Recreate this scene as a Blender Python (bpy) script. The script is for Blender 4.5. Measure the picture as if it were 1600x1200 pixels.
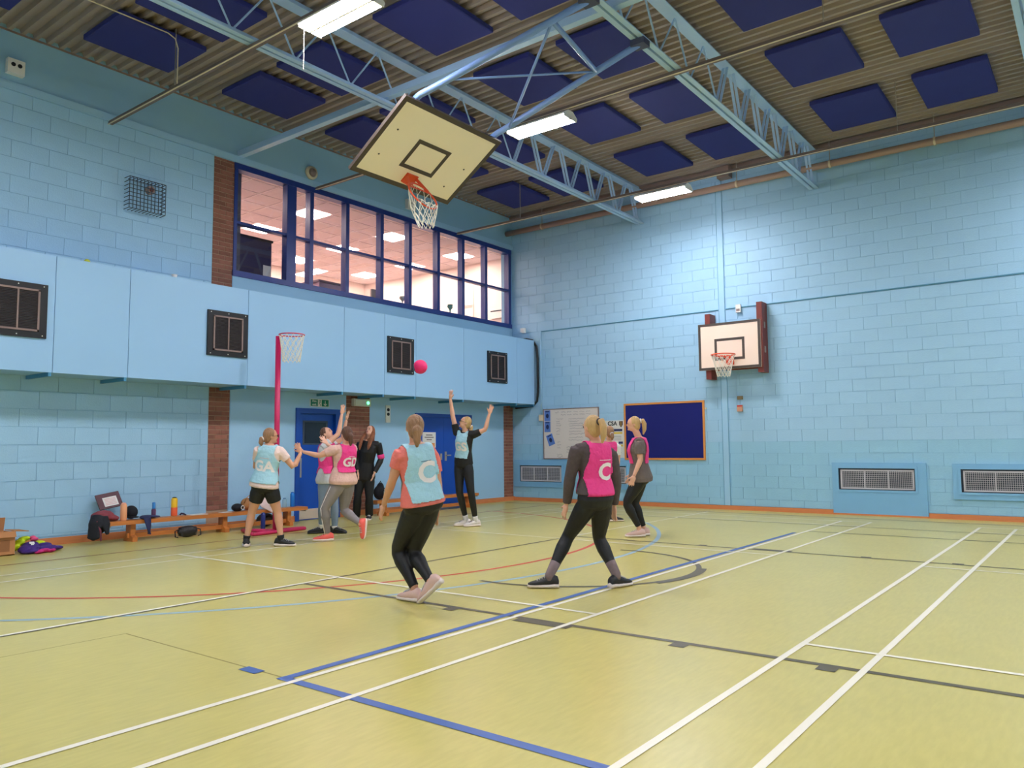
import bpy, bmesh, math, random
from mathutils import Vector, Matrix
from mathutils.bvhtree import BVHTree
V = Vector
PI = math.pi
random.seed(7)
for _o in list(bpy.data.objects):
    bpy.data.objects.remove(_o)
SC = bpy.context.scene
COL = SC.collection

# ------------------------------------------------------------------ camera
cam_data = bpy.data.cameras.new('camera')
cam = bpy.data.objects.new('camera', cam_data)
COL.objects.link(cam)
yaw, pitch, roll = math.radians(-37.38), math.radians(4.652), math.radians(-0.473)
fw = V((math.sin(yaw) * math.cos(pitch), math.cos(yaw) * math.cos(pitch), math.sin(pitch)))
rt0 = V((math.cos(yaw), -math.sin(yaw), 0))
up0 = rt0.cross(fw)
rt = rt0 * math.cos(roll) + up0 * math.sin(roll)
upv = up0 * math.cos(roll) - rt0 * math.sin(roll)
M = Matrix((rt, upv, -fw)).transposed().to_4x4()
M.translation = V((11.58, -15.2, 1.28))
cam.matrix_world = M
cam_data.sensor_width = 36.0
cam_data.lens = 1218.08 / 1600 * 36.0
cam_data.clip_start = 0.05
cam_data.clip_end = 100
SC.camera = cam
CAMP = M.translation.copy()

# ------------------------------------------------------------------ world, exposure
world = bpy.data.worlds.new('world')
SC.world = world
world.use_nodes = True
world.node_tree.nodes['Background'].inputs[0].default_value = (0.6, 0.7, 0.8, 1)
world.node_tree.nodes['Background'].inputs[1].default_value = 0.05
SC.view_settings.view_transform = 'Standard'
SC.view_settings.look = 'None'
SC.view_settings.exposure = 1.3
SC.view_settings.gamma = 1.0
SC.view_settings.use_curve_mapping = False
TUBE_STRENGTH = 62.0
ROOM_STRENGTH = 22.0


# ------------------------------------------------------------------ materials
def lin(c):
    return tuple((x / 255 / 12.92) if x / 255 <= 0.04045 else ((x / 255 + 0.055) / 1.055) ** 2.4 for x in c) + (1.0,)


MATS = {}


def mat(name, rgb, rough=0.6, var=0.0, vscale=3.0, bump=0.0, bscale=40.0, metal=0.0, spec=0.5, rand=0.0, stretch=None, bdist=0.01):
    """procedural principled material; var = colour mottling, rand = per-object tint"""
    if name in MATS:
        return MATS[name]
    m = bpy.data.materials.new(name)
    m.use_nodes = True
    nt = m.node_tree
    b = nt.nodes['Principled BSDF']
    b.inputs['Roughness'].default_value = rough
    b.inputs['Metallic'].default_value = metal
    b.inputs['Specular IOR Level'].default_value = spec
    c = lin(rgb)
    b.inputs['Base Color'].default_value = c
    m.diffuse_color = c
    src = None
    if var or bump or rand:
        tc = nt.nodes.new('ShaderNodeTexCoord')
        mp = nt.nodes.new('ShaderNodeMapping')
        nt.links.new(tc.outputs['Object'], mp.inputs['Vector'])
        if stretch:
            mp.inputs['Scale'].default_value = stretch
    if var:
        n = nt.nodes.new('ShaderNodeTexNoise')
        n.inputs['Scale'].default_value = vscale
        n.inputs['Detail'].default_value = 6
        nt.links.new(mp.outputs[0], n.inputs['Vector'])
        mx = nt.nodes.new('ShaderNodeMix')
        mx.data_type = 'RGBA'
        mx.inputs['A'].default_value = tuple(max(0, x * (1 - var)) for x in c[:3]) + (1,)
        mx.inputs['B'].default_value = tuple(min(1, x * (1 + var)) for x in c[:3]) + (1,)
        nt.links.new(n.outputs['Fac'], mx.inputs['Factor'])
        src = mx.outputs['Result']
    if rand:
        oi = nt.nodes.new('ShaderNodeObjectInfo')
        mr = nt.nodes.new('ShaderNodeMapRange')
        mr.inputs['To Min'].default_value = 1 - rand
        mr.inputs['To Max'].default_value = 1 + rand
        nt.links.new(oi.outputs['Random'], mr.inputs['Value'])
        hs = nt.nodes.new('ShaderNodeHueSaturation')
        nt.links.new(mr.outputs[0], hs.inputs['Value'])
        if src:
            nt.links.new(src, hs.inputs['Color'])
        else:
            hs.inputs['Color'].default_value = c
        src = hs.outputs[0]
    if src:
        nt.links.new(src, b.inputs['Base Color'])
    if bump:
        n2 = nt.nodes.new('ShaderNodeTexNoise')
        n2.inputs['Scale'].default_value = bscale
        n2.inputs['Detail'].default_value = 4
        nt.links.new(mp.outputs[0], n2.inputs['Vector'])
        bp = nt.nodes.new('ShaderNodeBump')
        bp.inputs['Strength'].default_value = bump
        bp.inputs['Distance'].default_value = bdist
        nt.links.new(n2.outputs['Fac'], bp.inputs['Height'])
        nt.links.new(bp.outputs[0], b.inputs['Normal'])
    MATS[name] = m
    return m


def emit(name, rgb, strength):
    if name in MATS:
        return MATS[name]
    m = bpy.data.materials.new(name)
    m.use_nodes = True
    b = m.node_tree.nodes['Principled BSDF']
    b.inputs['Base Color'].default_value = lin(rgb)
    b.inputs['Emission Color'].default_value = lin(rgb)
    b.inputs['Emission Strength'].default_value = strength
    MATS[name] = m
    return m


PAINT = mat('painted_blockwork', (160, 203, 233), 0.55, 0.06, 1.3, 0.25, 60, rand=0.012)
PAINT_LOW = mat('painted_blockwork_low', (150, 200, 229), 0.5, 0.07, 1.6, 0.25, 60, rand=0.012)  # slightly deeper blue for the lower courses
JOINT = mat('painted_mortar', (142, 190, 222), 0.7, 0.06, 2.0)
PLASTER = mat('painted_plaster', (160, 203, 236), 0.5, 0.06, 1.2, 0.15, 25)
PANELP = mat('painted_panel', (156, 200, 238), 0.4, 0.03, 0.8)
FASCIA = mat('painted_fascia', (146, 190, 219), 0.5, 0.04, 0.8)
STEEL = mat('light_blue_steel', (170, 202, 233), 0.4, 0.04, 4)
BRICK = mat('brown_brick', (142, 92, 76), 0.85, 0.22, 14, 0.5, 90, rand=0.22)
MORTAR = mat('brick_mortar', (176, 146, 122), 0.9, 0.1, 20)
FLOORM = mat('green_vinyl_floor', (203, 191, 108), 0.3, 0.07, 2.2, 0.0, 30, spec=0.5)
WOOD = mat('orange_wood', (200, 122, 58), 0.45, 0.22, 6, 0.1, 30, stretch=(6, 0.6, 6))
SKIRT = mat('varnished_skirting', (212, 132, 82), 0.45, 0.12, 5, stretch=(1, 1, 8))
DECK = mat('brown_roof_deck', (160, 146, 138), 0.6, 0.08, 3)
NAVY = mat('navy_acoustic_fabric', (46, 52, 124), 0.9, 0.05, 3)
DKBLUE = mat('dark_blue_frame', (24, 52, 128), 0.35, 0.05, 3)
DOORB = mat('blue_door_paint', (10, 72, 168), 0.4, 0.05, 2)
BLACK = mat('black_plastic', (18, 19, 24), 0.5)
DARKMESH = mat('dark_louvre', (58, 46, 46), 0.6)
TAUPE = mat('taupe_metal', (140, 118, 112), 0.5)
WHITE = mat('white_plastic', (228, 226, 220), 0.45)
CREAM = mat('cream_plastic', (222, 206, 176), 0.5)
GALV = mat('galvanised_steel', (176, 168, 160), 0.4, metal=0.6)
TRACK = mat('lighting_track', (176, 160, 134), 0.45)
PIPE = mat('brown_grey_pipe', (166, 138, 122), 0.5, 0.05, 6)
PINK = mat('pink_powder_coat', (214, 38, 98), 0.4)
ORANGE = mat('orange_rim', (226, 78, 36), 0.4)
NET = mat('white_net_cord', (232, 228, 216), 0.8)
LINEW = mat('white_line_paint', (242, 236, 216), 0.4)
LINEB = mat('black_line_paint', (92, 84, 62), 0.45)
LINEBL = mat('blue_line_paint', (66, 100, 168), 0.4)
LINELB = mat('pale_blue_line_paint', (150, 178, 190), 0.45)
LINER = mat('red_line_paint', (206, 74, 50), 0.45)
BOARDC = mat('cream_backboard', (252, 238, 214), 0.45, 0.03, 3)
BOARDP = mat('pale_backboard', (246, 222, 204), 0.45, 0.03, 3)
BOARDK = mat('backboard_border', (74, 64, 58), 0.5)
REDWOOD = mat('red_brown_timber', (120, 50, 42), 0.5, 0.2, 8)

# fine wear flecks in the vinyl, drawn out along the hall
_nt = FLOORM.node_tree
_b = _nt.nodes['Principled BSDF']
_src = _b.inputs['Base Color'].links[0].from_socket
_tc = _nt.nodes.new('ShaderNodeTexCoord')
_mp = _nt.nodes.new('ShaderNodeMapping')
_mp.inputs['Scale'].default_value = (9.0, 1.6, 1.0)
_mp.inputs['Rotation'].default_value = (0, 0, 0.35)
_nz = _nt.nodes.new('ShaderNodeTexNoise')
_nz.inputs['Scale'].default_value = 4.0
_nz.inputs['Detail'].default_value = 8
_rp = _nt.nodes.new('ShaderNodeValToRGB')
_rp.color_ramp.elements[0].position = 0.35
_rp.color_ramp.elements[0].color = (0.95, 0.95, 0.93, 1)
_rp.color_ramp.elements[1].position = 0.68
_rp.color_ramp.elements[1].color = (1.04, 1.04, 1.06, 1)
_mx = _nt.nodes.new('ShaderNodeMix')
_mx.data_type = 'RGBA'
_mx.blend_type = 'MULTIPLY'
_mx.inputs['Factor'].default_value = 1.0
_nt.links.new(_tc.outputs['Object'], _mp.inputs['Vector'])
_nt.links.new(_mp.outputs[0], _nz.inputs['Vector'])
_nt.links.new(_nz.outputs['Fac'], _rp.inputs[0])
_nt.links.new(_src, _mx.inputs['A'])
_nt.links.new(_rp.outputs[0], _mx.inputs['B'])
_nt.links.new(_mx.outputs['Result'], _b.inputs['Base Color'])

# ------------------------------------------------------------------ mesh helpers
ORG = {}


def org(o):
    while o is not None:
        if o.name in ORG:
            return ORG[o.name]
        o = o.parent
    return V((0, 0, 0))


class MB:
    def __init__(s):
        s.v = []
        s.f = []

    def box(s, x0, x1, y0, y1, z0, z1):
        i = len(s.v)
        s.v += [V((x, y, z)) for z in (z0, z1) for y in (y0, y1) for x in (x0, x1)]
        s.f += [tuple(i + k for k in q) for q in ((0, 2, 3, 1), (4, 5, 7, 6), (0, 1, 5, 4), (2, 6, 7, 3), (0, 4, 6, 2), (1, 3, 7, 5))]
        return s

    def obox(s, c, ax, ay, az):
        """oriented box: centre and three half vectors (right handed)"""
        c, ax, ay, az = V(c), V(ax), V(ay), V(az)
        i = len(s.v)
        s.v += [c + ax * x + ay * y + az * z for z in (-1, 1) for y in (-1, 1) for x in (-1, 1)]
        fs = ((0, 2, 3, 1), (4, 5, 7, 6), (0, 1, 5, 4), (2, 6, 7, 3), (0, 4, 6, 2), (1, 3, 7, 5))
        if ax.cross(ay).dot(az) < 0:
            fs = tuple(q[::-1] for q in fs)
        s.f += [tuple(i + k for k in q) for q in fs]
        return s

    def bar(s, a, b, w, h, upd=(0, 0, 1)):
        a, b = V(a), V(b)
        d = b - a
        L = d.length
        d = d / L
        u = V(upd)
        sd = d.cross(u)
        if sd.length < 1e-4:
            sd = d.cross(V((1, 0, 0)))
        sd.normalize()
        u = sd.cross(d)
        return s.obox((a + b) / 2, d * L / 2, sd * w / 2, u * h / 2)

    def loft(s, rings, closed=False):
        """rings: lists of points, counter-clockwise seen against the travel direction; capped"""
        n = len(rings[0])
        i = len(s.v)
        for rg in rings:
            s.v += [V(p) for p in rg]
        m = len(rings)
        for a in range(m if closed else m - 1):
            b = (a + 1) % m
            for k in range(n):
                l = (k + 1) % n
                s.f.append((i + a * n + k, i + a * n + l, i + b * n + l, i + b * n + k))
        if not closed:
            s.f.append(tuple(i + k for k in reversed(range(n))))
            s.f.append(tuple(i + (m - 1) * n + k for k in range(n)))
        return s

    def tube(s, pts, r, n=8, closed=False, lat=None):
        pts = [V(p) for p in pts]
        m = len(pts)
        if not isinstance(r, (list, tuple)):
            r = [r] * m
        rings = []
        prev = None
        for k, p in enumerate(pts):
            if closed:
                d = pts[(k + 1) % m] - pts[k - 1]
            else:
                d = pts[min(k + 1, m - 1)] - pts[max(k - 1, 0)]
            d.normalize()
            if lat is not None:
                x = V(lat)
            elif prev is not None:
                x = prev
            else:
                x = V((0, 0, 1)) if abs(d.z) < 0.9 else V((1, 0, 0))
            x = x - d * x.dot(d)
            x.normalize()
            y = d.cross(x)
            prev = x
            rr = r[k]
            ra, rb = rr if isinstance(rr, (list, tuple)) else (rr, rr)
            rings.append([p + x * ra * math.cos(2 * PI * q / n) + y * rb * math.sin(2 * PI * q / n) for q in range(n)])
        return s.loft(rings, closed)

    def ell(s, c, ax, ay, az, nu=14, nv=9):
        c, ax, ay, az = V(c), V(ax), V(ay), V(az)
        if ax.cross(ay).dot(az) < 0:
            ay = -ay
        rings = []
        for j in range(nv + 1):
            t = -PI / 2 + PI * j / nv
            ct, st = max(math.cos(t), 0.02), math.sin(t)
            rings.append([c + ax * ct * math.cos(2 * PI * k / nu) + ay * ct * math.sin(2 * PI * k / nu) + az * st for k in range(nu)])
        return s.loft(rings)

    def lathe(s, base, prof, n=14):
        base = V(base)
        return s.loft([[base + V((r * math.cos(2 * PI * k / n), r * math.sin(2 * PI * k / n), z)) for k in range(n)] for r, z in prof])

    def mesh(s, o=V((0, 0, 0)), name='mesh'):
        me = bpy.data.meshes.new(name)
        me.from_pydata([tuple(p - o) for p in s.v], [], s.f)
        return me

    def build(s, name, m, parent=None, smooth=False):
        me = s.mesh(org(parent), name)
        return link(name, me, m, parent, smooth)


def link(name, me, m, parent=None, smooth=False):
    if m is not None and not me.materials:
        me.materials.append(m)
    if smooth:
        me.polygons.foreach_set('use_smooth', [True] * len(me.polygons))
    o = bpy.data.objects.new(name, me)
    COL.objects.link(o)
    if parent is not None:
        o.parent = parent
    return o


def tag(o, label, cat, group=None):
    o['label'] = label
    o['category'] = cat
    if group:
        o['group'] = group
    return o


def thing(name, loc, label, cat, group=None):
    o = bpy.data.objects.new(name, None)
    o.empty_display_size = 0.1
    COL.objects.link(o)
    o.location = loc
    ORG[o.name] = V(loc)
    return tag(o, label, cat, group)


def struct(o):
    o['kind'] = 'structure'
    return o


def B(x0, x1, y0, y1, z0, z1):
    return MB().box(x0, x1, y0, y1, z0, z1)


def text_mesh(body, size, bold=0.0, depth=0.0, align='CENTER'):
    cu = bpy.data.curves.new('text', 'FONT')
    cu.body = body
    cu.size = size
    cu.align_x = align
    cu.align_y = 'CENTER'
    cu.offset = bold
    cu.extrude = depth
    cu.resolution_u = 3
    o = bpy.data.objects.new('text', cu)
    COL.objects.link(o)
    bpy.context.view_layer.update()
    me = bpy.data.meshes.new_from_object(o.evaluated_get(bpy.context.evaluated_depsgraph_get()))
    bpy.data.objects.remove(o)
    bpy.data.curves.remove(cu)
    me.materials.clear()
    return me


def text(name, body, size, loc, xd, yd, m, parent, bold=0.0, align='CENTER', depth=0.001):
    """flat lettering at loc, running along xd with its top towards yd"""
    me = text_mesh(body, size, bold, depth, align)
    xd, yd = V(xd).normalized(), V(yd).normalized()
    zd = xd.cross(yd)
    R = Matrix((xd, yd, zd)).transposed().to_4x4()
    R.translation = V(loc) - org(parent)
    me.transform(R)
    return link(name, me, m, parent)

# ================================================================== the room
RX, RY, RZ = 17.0, -21.0, 7.0
floor = struct(B(-0.2, RX + 0.2, RY - 0.2, 0.2, -0.2, 0.0).build('floor', FLOORM))
floor['label'] = 'yellow green vinyl sports hall floor with painted court lines'

# left wall, with openings for the gallery windows and the two doorways
WY0, WY1, WZ0, WZ1 = -7.78, -0.06, 4.2, 6.16
D1 = (-6.45, -5.43, 2.02)
D2 = (-3.42, -1.60, 2.02)
wb = MB()
wb.box(-0.3, -0.008, RY, -7.76, 0, 6.28)            # block bay and brick pier backing
wb.box(-0.3, -0.008, -7.76, 0, 2.3, WZ0)            # behind the bulkhead and below the windows
wb.box(-0.3, -0.008, -5.28, -4.68, 0, 2.3)          # pier between the doors
wb.box(-0.3, -0.008, -0.39, 0, 0, 2.3)              # corner pier
wb.box(-0.3, -0.008, WY1, 0, WZ0, WZ1)
wall_left = struct(wb.build('wall_left', JOINT))
pl = MB()
pl.box(-0.3, 0.0, -7.76, D1[0], 0, 2.3)
pl.box(-0.3, 0.0, D1[0], D1[1], D1[2], 2.3)
pl.box(-0.3, 0.0, D1[1], -5.28, 0, 2.3)
pl.box(-0.3, 0.0, -4.68, D2[0], 0, 2.3)
pl.box(-0.3, 0.0, D2[0], D2[1], D2[2], 2.3)
pl.box(-0.3, 0.0, D2[1], -0.39, 0, 2.3)
pl.build('plaster_bay', PLASTER, wall_left)
B(-0.3, 0.012, WY0, WY1 + 0.02, 3.84, WZ0).build('window_apron', FASCIA, wall_left)
B(-0.3, 0.0, RY, 0, 6.28, RZ + 0.1).build('fascia', FASCIA, wall_left)
struct(B(0.0, 0.03, RY, 0, 6.17, 6.28).build('trim_1', PAINT))
B(-0.004, 0.012, RY, 0, 6.975, 7.0).build('fascia_bead', TAUPE, wall_left)

BOXM = {}


def unit_box(key, sx, sy, sz, m):
    if key not in BOXM:
        me = MB().box(-sx / 2, sx / 2, -sy / 2, sy / 2, -sz / 2, sz / 2).mesh(name='block')
        me.materials.append(m)
        BOXM[key] = me
    return BOXM[key]


def courses(u0, u1, z0, z1, zoff, ch, bl, phase):
    """(centre u, centre z, width, height) of every block in a stretcher bond, clipped to the panel"""
    out = []
    n0 = int(math.floor((z0 - zoff) / ch))
    n = n0
    while zoff + n * ch < z1 - 0.01:
        a, b = max(zoff + n * ch, z0), min(zoff + (n + 1) * ch, z1)
        ph = phase + (bl / 2 if n % 2 else 0)
        k = math.floor((u0 - ph) / bl)
        while ph + k * bl < u1 - 0.01:
            c, d = max(ph + k * bl, u0), min(ph + (k + 1) * bl, u1)
            if d - c > 0.03 and b - a > 0.03:
                out.append(((c + d) / 2, (a + b) / 2, d - c, b - a))
            k += 1
        n += 1
    return out


def lay(parent, axis, items, joint, depth, m, name, limit=300, off=0.0, lowm=None, lowz=0):
    """place pieces as objects of their own, nearest first; those past the limit go into one stuff part"""
    def pos(u, z):
        return V((off, u, z)) if axis == 'x' else V((u, off, z))
    items = sorted(items, key=lambda q: (pos(q[0], q[1]) - CAMP).length)
    rest = MB()
    low = []
    for i, (u, z, w, h) in enumerate(items):
        w -= joint
        h -= joint
        p = pos(u, z)
        if i < limit:
            mm = lowm if (lowm and z < lowz) else m
            key = (name, axis, round(w, 3), round(h, 3), mm.name)
            if axis == 'x':
                me = unit_box(key, depth, w, h, mm)
            else:
                me = unit_box(key, w, depth, h, mm)
            o = bpy.data.objects.new(name, me)
            COL.objects.link(o)
            o.parent = parent
            o.location = p
        else:
            hx, hy = (depth / 2, w / 2) if axis == 'x' else (w / 2, depth / 2)
            rest.box(p.x - hx, p.x + hx, p.y - hy, p.y + hy, p.z - h / 2, p.z + h / 2)
            low.append(1 if (lowm and z < lowz) else 0)
    if rest.v:
        o = rest.build(name + '_field', m, parent)
        if lowm:
            o.data.materials.append(lowm)
            for i, pg in enumerate(o.data.polygons):
                pg.material_index = low[i // 6]
        o['kind'] = 'stuff'


lay(wall_left, 'x', courses(-14.3, -8.16, 0.12, 2.31, 0.157, 0.2425, 0.477, -10.44) +
    courses(-14.3, -8.16, 3.82, 6.17, 0.157, 0.2425, 0.477, -10.44), 0.006, 0.012, PAINT, 'block', off=-0.006)
BK = dict(joint=0.011, depth=0.012, m=BRICK, name='brick', off=-0.006)
pier = struct(B(-0.02, -0.0075, -8.15, -7.77, 0, 6.165).build('trim_2', MORTAR))
lay(pier, 'x', courses(-8.15, -7.77, 0.28, 2.31, 0, 0.0765, 0.226, -8.15) + courses(-8.15, -7.77, 3.84, 6.165, 0, 0.0765, 0.226, -8.15), **BK)
pier = struct(B(-0.02, -0.0075, -5.28, -4.68, 0, 2.3).build('trim_3', MORTAR))
lay(pier, 'x', courses(-5.28, -4.68, 0.1, 2.3, 0, 0.0765, 0.226, -5.28), **BK)
pier = struct(B(-0.02, -0.0075, -0.39, -0.02, 0, 2.3).build('trim_4', MORTAR))
lay(pier, 'x', courses(-0.39, -0.02, 0.1, 2.3, 0, 0.0765, 0.226, -0.39), **BK)

# back wall
wall_back = struct(B(-0.3, RX + 0.2, 0.008, 0.3, 0, RZ + 0.1).build('wall_back', JOINT))
lay(wall_back, 'y', courses(0.0, 11.6, 0.09, 6.9, 0.0, 0.2255, 0.475, 6.92), 0.006, 0.012, PAINT, 'block', off=0.006, lowm=PAINT_LOW, lowz=1.3)
B(11.6, RX, 0.0, 0.012, 0.0, 6.9).build('plaster_bay', PLASTER, wall_back)
B(0.0, RX, 0.0, 0.012, 6.9, RZ).build('wall_plate', FASCIA, wall_back)
wall_right = struct(B(RX, RX + 0.2, RY, 0, 0, RZ + 0.1).build('wall_right', PLASTER))
wall_front = struct(B(-0.2, RX + 0.2, RY - 0.2, RY, 0, RZ + 0.1).build('wall_front', PLASTER))

# skirting
struct(B(0.0, 0.022, RY, D1[0], 0, 0.10).build('baseboard_left', SKIRT))
sk = MB()
sk.box(0.0, 0.022, D1[1], D2[0], 0, 0.10)
sk.box(0.0, 0.022, D2[1], 0, 0, 0.10)
struct(sk.build('baseboard_corner', SKIRT))
sk = MB()
for x0, x1 in ((0.0, 7.44), (9.03, RX)):
    sk.box(x0, x1, -0.022, 0.0, 0, 0.085)
    sk.box(x0, x1, -0.03, 0.0, 0, 0.03)
sk.box(7.44, 9.03, -0.05, -0.031, 0, 0.03)
struct(sk.build('baseboard_back', SKIRT))

# corrugated roof deck
dk = MB()
per = 0.165
y = RY
prof = []
while y < 0:
    prof += [(y, 7.0), (y + 0.05, 7.0), (y + 0.072, 7.06), (y + 0.143, 7.06)]
    y += per
prof.append((0.0, 7.0))
for (ya, za), (yb, zb) in zip(prof, prof[1:]):
    i = len(dk.v)
    dk.v += [V((0, ya, za)), V((RX, ya, za)), V((RX, yb, zb)), V((0, yb, zb))]
    dk.f.append((i, i + 3, i + 2, i + 1))
dk.box(-0.3, RX + 0.2, RY - 0.2, 0.3, 7.1, 7.3)
ceiling = struct(dk.build('ceiling', DECK))
struct(B(0.0, RX, -0.10, -0.0, 6.93, 6.998).build('trim_5', TAUPE))

# ------------------------------------------------------------------ court lines (parts of the floor)
LZ = [0.0]


def strip(pts, w, m, z, closed=False):
    pts = [V((p[0], p[1], 0)) for p in pts]
    n = len(pts)
    mb = MB()
    L, R_ = [], []
    for k in range(n):
        d = (pts[(k + 1) % n] - pts[k - 1]) if closed else (pts[min(k + 1, n - 1)] - pts[max(k - 1, 0)])
        d.normalize()
        s = V((-d.y, d.x, 0)) * w / 2
        L.append(pts[k] + s)
        R_.append(pts[k] - s)
    for k in range(n if closed else n - 1):
        j = (k + 1) % n
        i = len(mb.v)
        mb.v += [R_[k] + V((0, 0, z)), R_[j] + V((0, 0, z)), L[j] + V((0, 0, z)), L[k] + V((0, 0, z))]
        mb.f.append((i, i + 1, i + 2, i + 3))
    return mb.build('court_line', m, floor)


def arc(cx, cy, r, a0, a1, n=64):
    return [(cx + r * math.cos(math.radians(a0 + (a1 - a0) * k / n)), cy + r * math.sin(math.radians(a0 + (a1 - a0) * k / n))) for k in range(n + 1)]

YN = -20.5
for x in (2.40, 2.86, 7.925, 8.39, 9.935, 10.40):
    strip([(x, YN), (x, -1.32)], 0.042, LINEW, 0.003)
strip([(5.37, YN), (5.37, -9.95)], 0.042, LINEW, 0.003)
strip([(5.39, YN), (5.39, -9.95)], 0.05, LINEB, 0.0022)
strip([(5.37, -9.95), (5.37, -5.98)], 0.04, LINEB, 0.0022)
strip([(5.37, -5.98), (5.30, -0.75)], 0.042, LINEW, 0.003)
for x0, x1 in ((2.40, 8.39), (9.94, 16.2)):
    strip([(x0, -9.97), (x1, -9.97)], 0.042, LINEW, 0.0034)
    strip([(x0, -6.0), (x1, -6.0)], 0.042, LINEW, 0.0034)
    strip([(x0, -1.32), (x1, -1.32)], 0.042, LINEW, 0.0034)
    strip([(x0, -2.06), (x1, -2.06)], 0.04, LINEW, 0.0034)
strip([(0.3, -0.72), (16.5, -0.72)], 0.05, LINEB, 0.0018)
strip([(2.4, -2.16), (16.5, -2.16)], 0.035, LINEB, 0.0018)
strip([(7.9, -3.2), (16.5, -3.2)], 0.045, LINEB, 0.0018)
strip([(1.59, YN), (1.59, -0.9)], 0.045, mat('brown_line_paint', (150, 96, 62), 0.45), 0.0018)
strip([(5.42, -10.4), (16.5, -10.4)], 0.055, LINEB, 0.0022)
strip([(5.3, -5.66), (16.5, -5.66)], 0.05, LINEB, 0.0022)
for xx in (7.33, 9.3, 10.22):
    strip([(xx, -10.4), (xx, -10.52)], 0.11, LINEB, 0.0024)
    strip([(xx, -5.66), (xx, -5.57)], 0.11, LINEB, 0.0024)
strip([(7.98, -10.45), (8.46, -10.45)], 0.13, LINEB, 0.0024)
strip([(7.98, -5.6), (8.46, -5.6)], 0.12, LINEB, 0.0024)
strip(arc(6.82, -7.95, 1.37, -96, 96), 0.055, LINEB, 0.0026)
strip(arc(6.82, -7.95, 1.40, -22, 22, 16), 0.10, LINEB, 0.0027)
strip([(7.835, -12.45), (7.835, -3.5)], 0.062, LINEBL, 0.0028)
strip([(7.80, -12.42), (16.5, -12.42)], 0.062, LINEBL, 0.0026)
strip([(7.46, -12.43), (7.62, -12.43)], 0.075, LINEBL, 0.0026)
strip(arc(1.26, -7.94, 5.11, -88, 88, 96), 0.055, LINER, 0.0015)
strip(arc(0.26, -7.79, 6.74, -88, 50, 96), 0.06, LINELB, 0.0012)
SEAM = mat('floor_seam', (150, 138, 78), 0.6)
strip([(6.02, -12.41), (7.8, -12.41)], 0.012, SEAM, 0.0008)
strip([(6.02, -12.41), (5.9, -20)], 0.010, SEAM, 0.0008)

# ------------------------------------------------------------------ gallery window and the lit room behind it
win = struct(B(-0.16, 0.02, WY0, WY1, 6.06, WZ1).build('window_1', DKBLUE))
fr = MB()
fr.box(-0.16, 0.03, WY0, WY1, WZ0, 4.3)
fr.build('window_sill', DKBLUE, win)
mull = [(-7.74, 0.06), (-6.6, 0.2), (-6.15, 0.085), (-5.29, 0.085), (-4.38, 0.085), (-3.57, 0.085), (-2.69, 0.085), (-1.86, 0.085), (-1.03, 0.085), (-0.11, 0.1)]
for yc, w in mull:
    B(-0.13, 0.012, yc - w / 2, yc + w / 2, 4.3, 6.06).build('mullion', DKBLUE, win)
glass = bpy.data.materials.new('window_glass')
glass.use_nodes = True
nt = glass.node_tree
nt.nodes.clear()
og = nt.nodes.new('ShaderNodeOutputMaterial')
mg = nt.nodes.new('ShaderNodeMixShader')
tr = nt.nodes.new('ShaderNodeBsdfTransparent')
gl = nt.nodes.new('ShaderNodeBsdfGlossy')
gl.inputs['Roughness'].default_value = 0.02
mg.inputs[0].default_value = 0.06
nt.links.new(tr.outputs[0], mg.inputs[1])
nt.links.new(gl.outputs[0], mg.inputs[2])
nt.links.new(mg.outputs[0], og.inputs[0])
for (ya, wa), (yb, wb_) in zip(mull, mull[1:]):
    a, b = ya + wa / 2, yb - wb_ / 2
    B(-0.12, 0.005, a, b, 5.115, 5.16).build('transom', DKBLUE, win)
    for z0, z1 in ((4.3, 5.115), (5.16, 6.06)):
        B(-0.066, -0.06, a, b, z0, z1).build('pane', glass, win)

RWALL = mat('peach_room_wall', (240, 224, 214), 0.7, 0.05, 2)
RTILE = mat('ceiling_tile', (216, 202, 202), 0.8, 0.03, 3)
RGRID = mat('ceiling_grid', (238, 226, 226), 0.6)
RLIGHT = emit('room_light_panel', (255, 232, 222), ROOM_STRENGTH)
RC = 6.32
struct(B(-6.7, -6.5, -9.6, 1.2, 3.8, 6.6).build('wall_gallery_far', RWALL))
gal_end = struct(B(-6.5, -0.3, 1.0, 1.2, 3.8, 6.6).build('wall_gallery_end', RWALL))
struct(B(-6.5, -0.3, -9.6, -9.4, 3.8, 6.6).build('wall_gallery_near', RWALL))
struct(B(-6.5, -0.3, -9.4, 1.0, 3.8, 4.0).build('floor_gallery', mat('gallery_carpet', (150, 130, 126), 0.9)))
inner = struct(B(-6.5, -0.3, -9.4, 1.0, RC + 0.024, RC + 0.2).build('ceiling_gallery', RTILE))
gb_ = MB()
for k in range(12):
    gb_.box(-0.335 - 0.6 * k - 0.011 + 0.015, -0.335 - 0.6 * k + 0.011 + 0.015, -9.4, 1.0, RC, RC + 0.008)
for k in range(18):
    gb_.box(-6.5, -0.3, 0.96 - 0.6 * k - 0.011, 0.96 - 0.6 * k + 0.011, RC - 0.001, RC + 0.007)
gb_.build('ceiling_grid', RGRID, inner)
tm = MB().box(-0.285, 0.285, -0.285, 0.285, -0.008, 0.008).mesh(name='ceiling_tile')
tm.materials.append(RTILE)
lm = MB().box(-0.285, 0.285, -0.285, 0.285, -0.008, 0.008).mesh(name='light_panel')
lm.materials.append(RLIGHT)
for i in range(10):
    for j in range(15):
        lit = (i % 3 == 2) and (j % 4 == 1)
        o = bpy.data.objects.new('light_panel' if lit else 'ceiling_tile', lm if lit else tm)
        COL.objects.link(o)
        o.parent = inner
        o.location = (-0.62 - 0.6 * i, 0.66 - 0.6 * j, RC + 0.016)
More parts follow.
